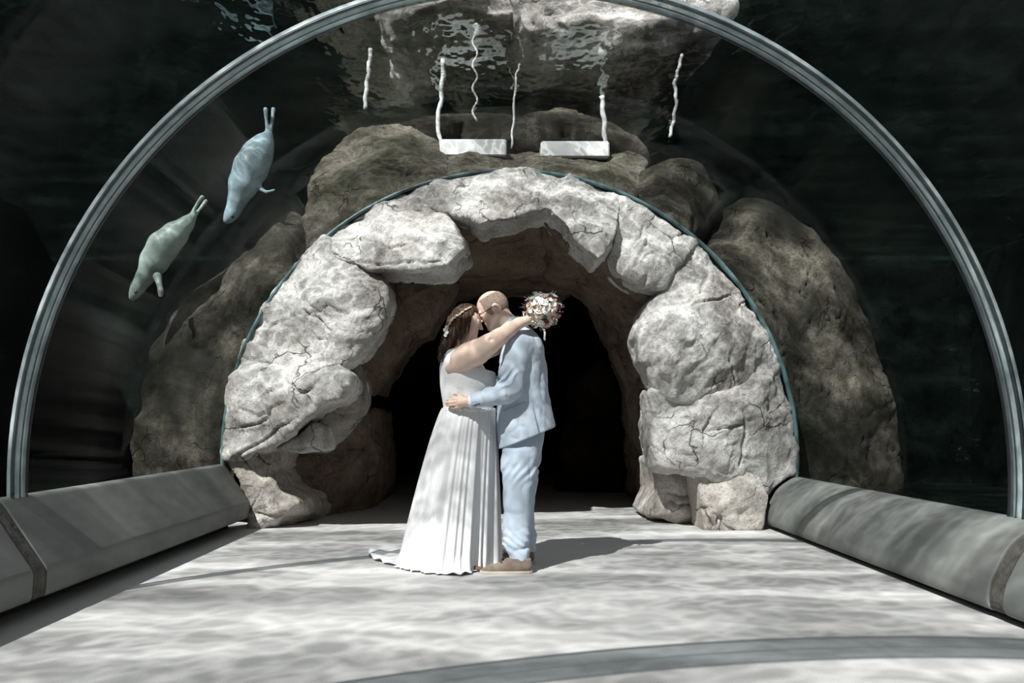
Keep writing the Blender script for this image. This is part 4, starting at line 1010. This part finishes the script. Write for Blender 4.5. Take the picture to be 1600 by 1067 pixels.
def shoe(name, Y, mat, yo, seed):
    def up(p):
        q = p.copy()
        d = s_chain(q, [C(823, 884, Y, 8.8), C(806, 884, Y, 10), C(794, 885, Y, 9.8), C(781, 888, Y, 9), C(768, 890.5, Y, 8.5), C(758, 892.5, Y, 6.4)], .012)
        d = smin(d, s_chain(q, [C(822, 876, Y, 8.0), C(808, 874, Y, 8.5), C(796, 876, Y, 8.0)], .012), .015)
        d = smax(d, -p[:, 2] + .016, .004)
        d = smax(d, p[:, 2] - zof(868, 5.68) , .004)
        wy = np.interp(p[:, 0], [xof(752, Y), xof(770, Y), xof(800, Y), xof(830, Y)], [.030, .047, .040, .034])
        return smax(d, np.abs(p[:, 1] - Y) - wy, .010)
    o = sdf_obj(name, up, (-.16, Y - .09, -.005), (.26, Y + .09, .14), .0042, mat, GR)
    bm = bmesh.new(); out = []
    for u, w in ((749.5, .0), (750.5, .016), (754, .029), (762, .042), (775, .050), (788, .046), (802, .040), (818, .038), (827, .035), (831, .024), (832.5, .0)):
        out.append((xof(u, Y), w))
    ring = [(x, Y - w) for x, w in out] + [(x, Y + w) for x, w in out[-2:0:-1]]
    lo = [bm.verts.new((x, y, .002)) for x, y in ring]; hi = [bm.verts.new((x, y, .017)) for x, y in ring]
    bm.faces.new(lo[::-1]); bm.faces.new(hi)
    for i in range(len(ring)): bm.faces.new((lo[i], lo[(i + 1) % len(ring)], hi[(i + 1) % len(ring)], hi[i]))
    bm_obj('sole', bm, M['sole'], o)
    return o
s1 = shoe('shoe', 5.57, M['suede'], 0, 0)
sb = bvh_of(s1); geo = []
for k, (u, v) in enumerate(((789, 873), (786, 876), (783, 879))):
    l, n = hit(sb, u, v)
    geo.append(tube_geo([l + Vector((-.010, .02, .012)), l + Vector((-.004, -.004, .006)), l + Vector((.008, -.006, .0))], .0026, 6))
for q_ in geo: geo_obj('shoe_lace', q_, M['lace_cord'], s1, True)
geo = []
l, n = hit(sb, 789, 872)
for sgn in (-1, 1):
    geo.append(tube_geo([l + Vector((sgn * .017 * math.sin(t), -.008 - .004 * math.sin(2 * t), .012 - .03 * (1 - math.cos(t)) * .6 + sgn * .004)) for t in np.linspace(0, 2.9, 12)], .0024, 6))
geo_obj('lace_bow', merge_geo(geo), M['lace_cord'], s1, True)
# far shoe: a copy of the near one, standing a little behind
def copy_part(o, dx, dy, parent):
    c = o.copy(); COL.objects.link(c); c.parent = parent
    c.matrix_parent_inverse = Matrix.Translation(-Vector(parent.location)); c.location = o.location; return c
s2 = s1.copy(); COL.objects.link(s2); s2.parent = GR; s2.matrix_parent_inverse = Matrix.Translation(-Vector(GR.location)); s2.location = (.03, .37, 0)
for ch in list(s1.children):
    c = ch.copy(); COL.objects.link(c); c.parent = s2; c.matrix_parent_inverse = Matrix.Identity(4)
# glasses
c, R = GF; sc = SP * 1.08
def hp(a, b, z): return Vector(c + R @ (np.array([a, b, z]) * sc))
geo = []
for s in (-1, 1):
    geo.append(tube_geo([hp(-4.5, s * 18.6, -4), hp(-2.5, s * 18.9, -.5), hp(2, s * 18.6, .6), hp(12, s * 17.2, .3), hp(25, s * 12.5, 0)], .0022, 6))
    geo.append(tube_geo([hp(26 + .5 * math.cos(t), s * (7.2 + 5.2 * math.cos(t)), -2 + 4.4 * math.sin(t)) for t in np.linspace(0, 2 * math.pi, 21)], .0016, 6))
geo.append(tube_geo([hp(26, -2, -.5), hp(27.4, 0, 0), hp(26, 2, -.5)], .0016, 6))
geo_obj('glasses', merge_geo(geo), M['frame'], GR, True)

# ---------------------------------------------------------------- bouquet held behind his shoulder
BC = P(848, 485, 5.66)
BQ = tag(empty('bouquet', BC), 'round bouquet of cream, white and dark red flowers held over his shoulder', 'bouquet')
def rose_geo(r):
    parts = []; g = random.Random(2)
    for ring, (n, rad, h, ln) in enumerate(((3, .16, .55, .5), (4, .34, .42, .62), (5, .56, .22, .72), (6, .78, .02, .80))):
        for k in range(n):
            a = 2 * math.pi * (k + .5 * ring) / n + g.uniform(-.2, .2); V = []; F = []
            for i in range(5):
                t = i / 4
                for j in range(-2, 3):
                    b = a + j * (.5 / (1 + .25 * ring)) * (1 if t < .9 else .8)
                    rr_ = r * (rad * (.55 + .55 * t) + .10 * t * t * ring); z = r * (h * t + .25 * t * (1 - abs(j) * .18) - .12 * ring * t * t)
                    V.append((rr_ * math.cos(b), rr_ * math.sin(b), z))
            for i in range(4):
                for j in range(4): F.append((i * 5 + j, (i + 1) * 5 + j, (i + 1) * 5 + j + 1, i * 5 + j + 1))
            parts.append((V, F))
    return merge_geo(parts)
def leaf_geo(l, w):
    V, F = [], []
    for i in range(7):
        t = i / 6; ww = w * math.sin(math.pi * t ** .8) + .0006
        for j in (-1, 0, 1): V.append((j * ww, l * t, .25 * abs(j) * ww - .15 * l * t * t))
    for i in range(6):
        for j in range(2): F.append((i * 3 + j, i * 3 + j + 1, (i + 1) * 3 + j + 1, (i + 1) * 3 + j))
    return V, F
def ball_geo(r, n=8):
    V, F = [], []
    for i in range(n + 1):
        th = math.pi * i / n
        for j in range(n * 2): V.append((r * math.sin(th) * math.cos(math.pi * j / n), r * math.sin(th) * math.sin(math.pi * j / n), r * math.cos(th)))
    for i in range(n):
        for j in range(n * 2): F.append((i * 2 * n + j, i * 2 * n + (j + 1) % (2 * n), (i + 1) * 2 * n + (j + 1) % (2 * n), (i + 1) * 2 * n + j))
    return V, F
M['blush'] = simple('blush_petal', (.70, .56, .47), .7, .2, noise=(50, .12))
M['red_petal'] = simple('wine_red_petal', (.17, .022, .03), .6, .2, noise=(50, .3))
M['leaf'] = simple('grey_green_leaf', (.15, .18, .11), .7, .25, noise=(40, .25))
M['leaf_pale'] = simple('pale_dried_leaf', (.52, .48, .40), .8, .2, noise=(40, .2))
M['stem'] = simple('flower_stem', (.10, .13, .06), .7)
M['ribbon'] = simple('sheer_ribbon', (.55, .53, .52), .5)
def mk(name, geo, mat): me = mesh_from(name, *geo); me.materials.append(mat); return me
kinds = {'rose': mk('rose', rose_geo(.034), M['petal']), 'blush': mk('rose', rose_geo(.030), M['blush']), 'white': mk('rose', rose_geo(.026), M['petal_white']),
         'small': mk('small_flower', blossom_geo(.017, 6, .5), M['petal_white']), 'red': mk('red_flower', rose_geo(.017), M['red_petal']), 'berry': mk('berry', ball_geo(.006), M['red_petal']),
         'leaf': mk('leaf', leaf_geo(.055, .012), M['leaf']), 'pale': mk('leaf', leaf_geo(.045, .014), M['leaf_pale'])}
core = sdf_obj('foliage_core', lambda p: np.linalg.norm(p - np.array(BC), axis=1) - .088 + .015 * vnoise(p * 30, 2), tuple(np.array(BC) - .13), tuple(np.array(BC) + .13), .008, M['leaf'], BQ)
def spot(th, ph): return Vector((math.sin(th) * math.cos(ph), -math.cos(th), math.sin(th) * math.sin(ph)))   # th from the side facing the tunnel mouth
g = random.Random(11); used_dirs = []
def scatter(kind, name, n, rad, mind, thmax=1.75, sc=(.85, 1.15)):
    c_ = 0; tries = 0
    while c_ < n and tries < 900:
        tries += 1
        d = spot(math.acos(1 - g.random() * (1 - math.cos(thmax))), g.uniform(0, 6.283))
        if any((d - e).length < mind for e in used_dirs): continue
        used_dirs.append(d); c_ += 1
        place(kinds[kind], name, BC + d * rad * g.uniform(.95, 1.05), (d + Vector((g.uniform(-.25, .25),) * 3)).normalized(), BQ, g.uniform(0, 6), g.uniform(*sc))
scatter('rose', 'rose', 9, .098, .50); scatter('blush', 'rose', 7, .100, .42); scatter('white', 'rose', 8, .105, .36)
scatter('red', 'red_flower', 9, .112, .26); scatter('small', 'small_flower', 14, .118, .20); scatter('berry', 'berry', 12, .118, .12)
for i in range(22):
    d = spot(g.uniform(.9, 1.9), g.uniform(0, 6.283)); k = 'leaf' if i % 3 else 'pale'
    o = place(kinds[k], 'leaf', BC + d * .088, d, BQ); o.rotation_quaternion = d.to_track_quat('Y', 'Z'); o.scale = (g.uniform(.8, 1.2),) * 3
geo = []
for i in range(16):
    d = spot(g.uniform(.8, 1.7), g.uniform(-.4, 3.5)); a = BC + d * .08; b = BC + d * g.uniform(.125, .15) + Vector((g.uniform(-.01, .01), 0, g.uniform(-.01, .01)))
    geo.append(tube_geo([a, a.lerp(b, .5), b], [.0012, .001, .0008], 5)); geo.append(([Vector(v) + b for v in ball_geo(.0024, 5)[0]], ball_geo(.0024, 5)[1]))
tag(geo_obj('filler_sprigs', merge_geo(geo), M['leaf_pale'], BQ, True), kind='stuff')
geo_obj('stem_bundle', tube_geo([BC + Vector((-.01, .0, -.01)), P(838, 502, 5.65), P(834, 512, 5.66)], [.022, .014, .012], 10), M['stem'], BQ, True)
V, F = [], []
for i in range(14):
    t = i / 13; p = P(848, 511, 5.62).lerp(P(853, 532, 5.60), t) + Vector((.006 * math.sin(5 * t), .004 * math.sin(7 * t), 0))
    V += [p + Vector((-.006, 0, 0)), p + Vector((.006, .002, 0))]
F = [(2 * i, 2 * i + 1, 2 * i + 3, 2 * i + 2) for i in range(13)]
rb = geo_obj('ribbon', (V, F), M['ribbon'], BQ, True); md = rb.modifiers.new('t', 'SOLIDIFY'); md.thickness = .001

# ================================================================ seals
def seal_mat(name, back, belly):
    m, nt, out = new_mat(name); L = nt.links.new; b = N(nt, 'BsdfPrincipled', Roughness=.45); b.inputs['Specular IOR Level'].default_value = .3
    tc = N(nt, 'TexCoord'); n = N(nt, 'TexNoise', Scale=5.0, Detail=4.0); L(tc.outputs['Object'], n.inputs['Vector'])
    n2 = N(nt, 'TexNoise', Scale=26.0, Detail=3.0); L(tc.outputs['Object'], n2.inputs['Vector'])
    r = ramp(nt, n.outputs[0], [(.35, belly), (.65, back)])
    r2 = ramp(nt, n2.outputs[0], [(.32, g3(.72)), (.5, g3(1))]); mx = N(nt, 'Mix', data_type='RGBA', blend_type='MULTIPLY'); mx.inputs[0].default_value = .5
    L(r.outputs[0], mx.inputs[6]); L(r2.outputs[0], mx.inputs[7]); L(mx.outputs[2], b.inputs['Base Color']); L(b.outputs[0], out.inputs[0]); return m
M['eye'] = simple('seal_eye', (.012, .012, .012), .15, .6)
def make_seal(label, Y, spine, hind, flip, mat, eye):
    """spine: (u, v, rpx) nose to tail; hind: two chains; flip: fore flipper chain"""
    e = tag(empty('seal', P(spine[4][0], spine[4][1], Y)), label, 'seal', 'seals swimming beside the tunnel')
    def chain(pts, dy=0.0): return [C(*(q[0], q[1], Y + (q[3] if len(q) > 3 else 0) + dy, q[2])) for q in pts]
    def f(p):
        d = s_chain(p, chain(spine), .06)
        for hch in hind: d = smin(d, s_chain(p, chain(hch), .008), .012)
        for fch in flip:
            c = chain(fch); d = smin(d, s_chain(p, c, .015), .02)
        return d
    us = [q[0] for q in spine] + [q[0] for h in hind + flip for q in h]; vs_ = [q[1] for q in spine] + [q[1] for h in hind + flip for q in h]
    a = P(min(us) - 20, max(vs_) + 20, Y); b = P(max(us) + 20, min(vs_) - 20, Y)
    o = sdf_obj('body', f, (a.x, Y - .5, a.z), (b.x, Y + .5, b.z), .011, mat, e, 2)
    bv_ = bvh_of(o); l, n = hit(bv_, *eye); V, F = ball_geo(.017, 8)
    me = mesh_from('eye', V, F); me.materials.append(M['eye']); place(me, 'eye', l + Vector((0, .008, 0)), n, e)
    # nose pad
    nx = chain(spine)[0]; me2 = mesh_from('nose', *ball_geo(.016, 6)); me2.materials.append(M['eye'])
    return e
make_seal('upper seal diving head down in the dark water, pale blue-grey', 8.7,
          [(354, 345, 4), (358, 340, 6.5), (364, 330, 9.5), (371, 312, 13), (380, 288, 21), (392, 262, 25), (403, 240, 22), (412, 224, 14), (419, 212, 7)],
          [[(419, 212, 5), (417, 195, 2.8), (415.5, 182, 2.6, -.02), (415, 171, 3.8, -.03)], [(420, 212, 5), (424, 195, 2.8, .03), (426, 182, 2.6, .05), (427, 171, 3.8, .06)]],
          [[(400, 280, 6, .02), (407, 295, 3.4, -.02), (416, 300, 2.6, -.06), (429, 297, 2.0, -.1)]],
          seal_mat('blue_grey_seal', (.36, .50, .56), (.20, .28, .315)), (363, 338))
make_seal('lower seal diving head down toward the mossy boulder, greenish grey', 8.5,
          [(206, 466, 3.5), (210, 459, 6), (216, 448, 9), (227, 432, 12), (241, 408, 20), (255, 385, 22), (274, 366, 18), (291, 350, 10), (301, 338, 6)],
          [[(300, 339, 5), (303, 328, 2.8), (309, 317, 2.6), (316, 308, 3.6, -.02)], [(301, 340, 5), (308, 332, 2.7, .05), (315, 323, 2.5, .08), (322, 314, 3.4, .1)]],
          [[(246, 432, 7, -.12), (249, 444, 4.2, -.16), (251, 454, 4.6, -.18), (251, 462, 3.6, -.18)]],
          seal_mat('green_grey_seal', (.36, .46, .415), (.20, .26, .235)), (212, 456))
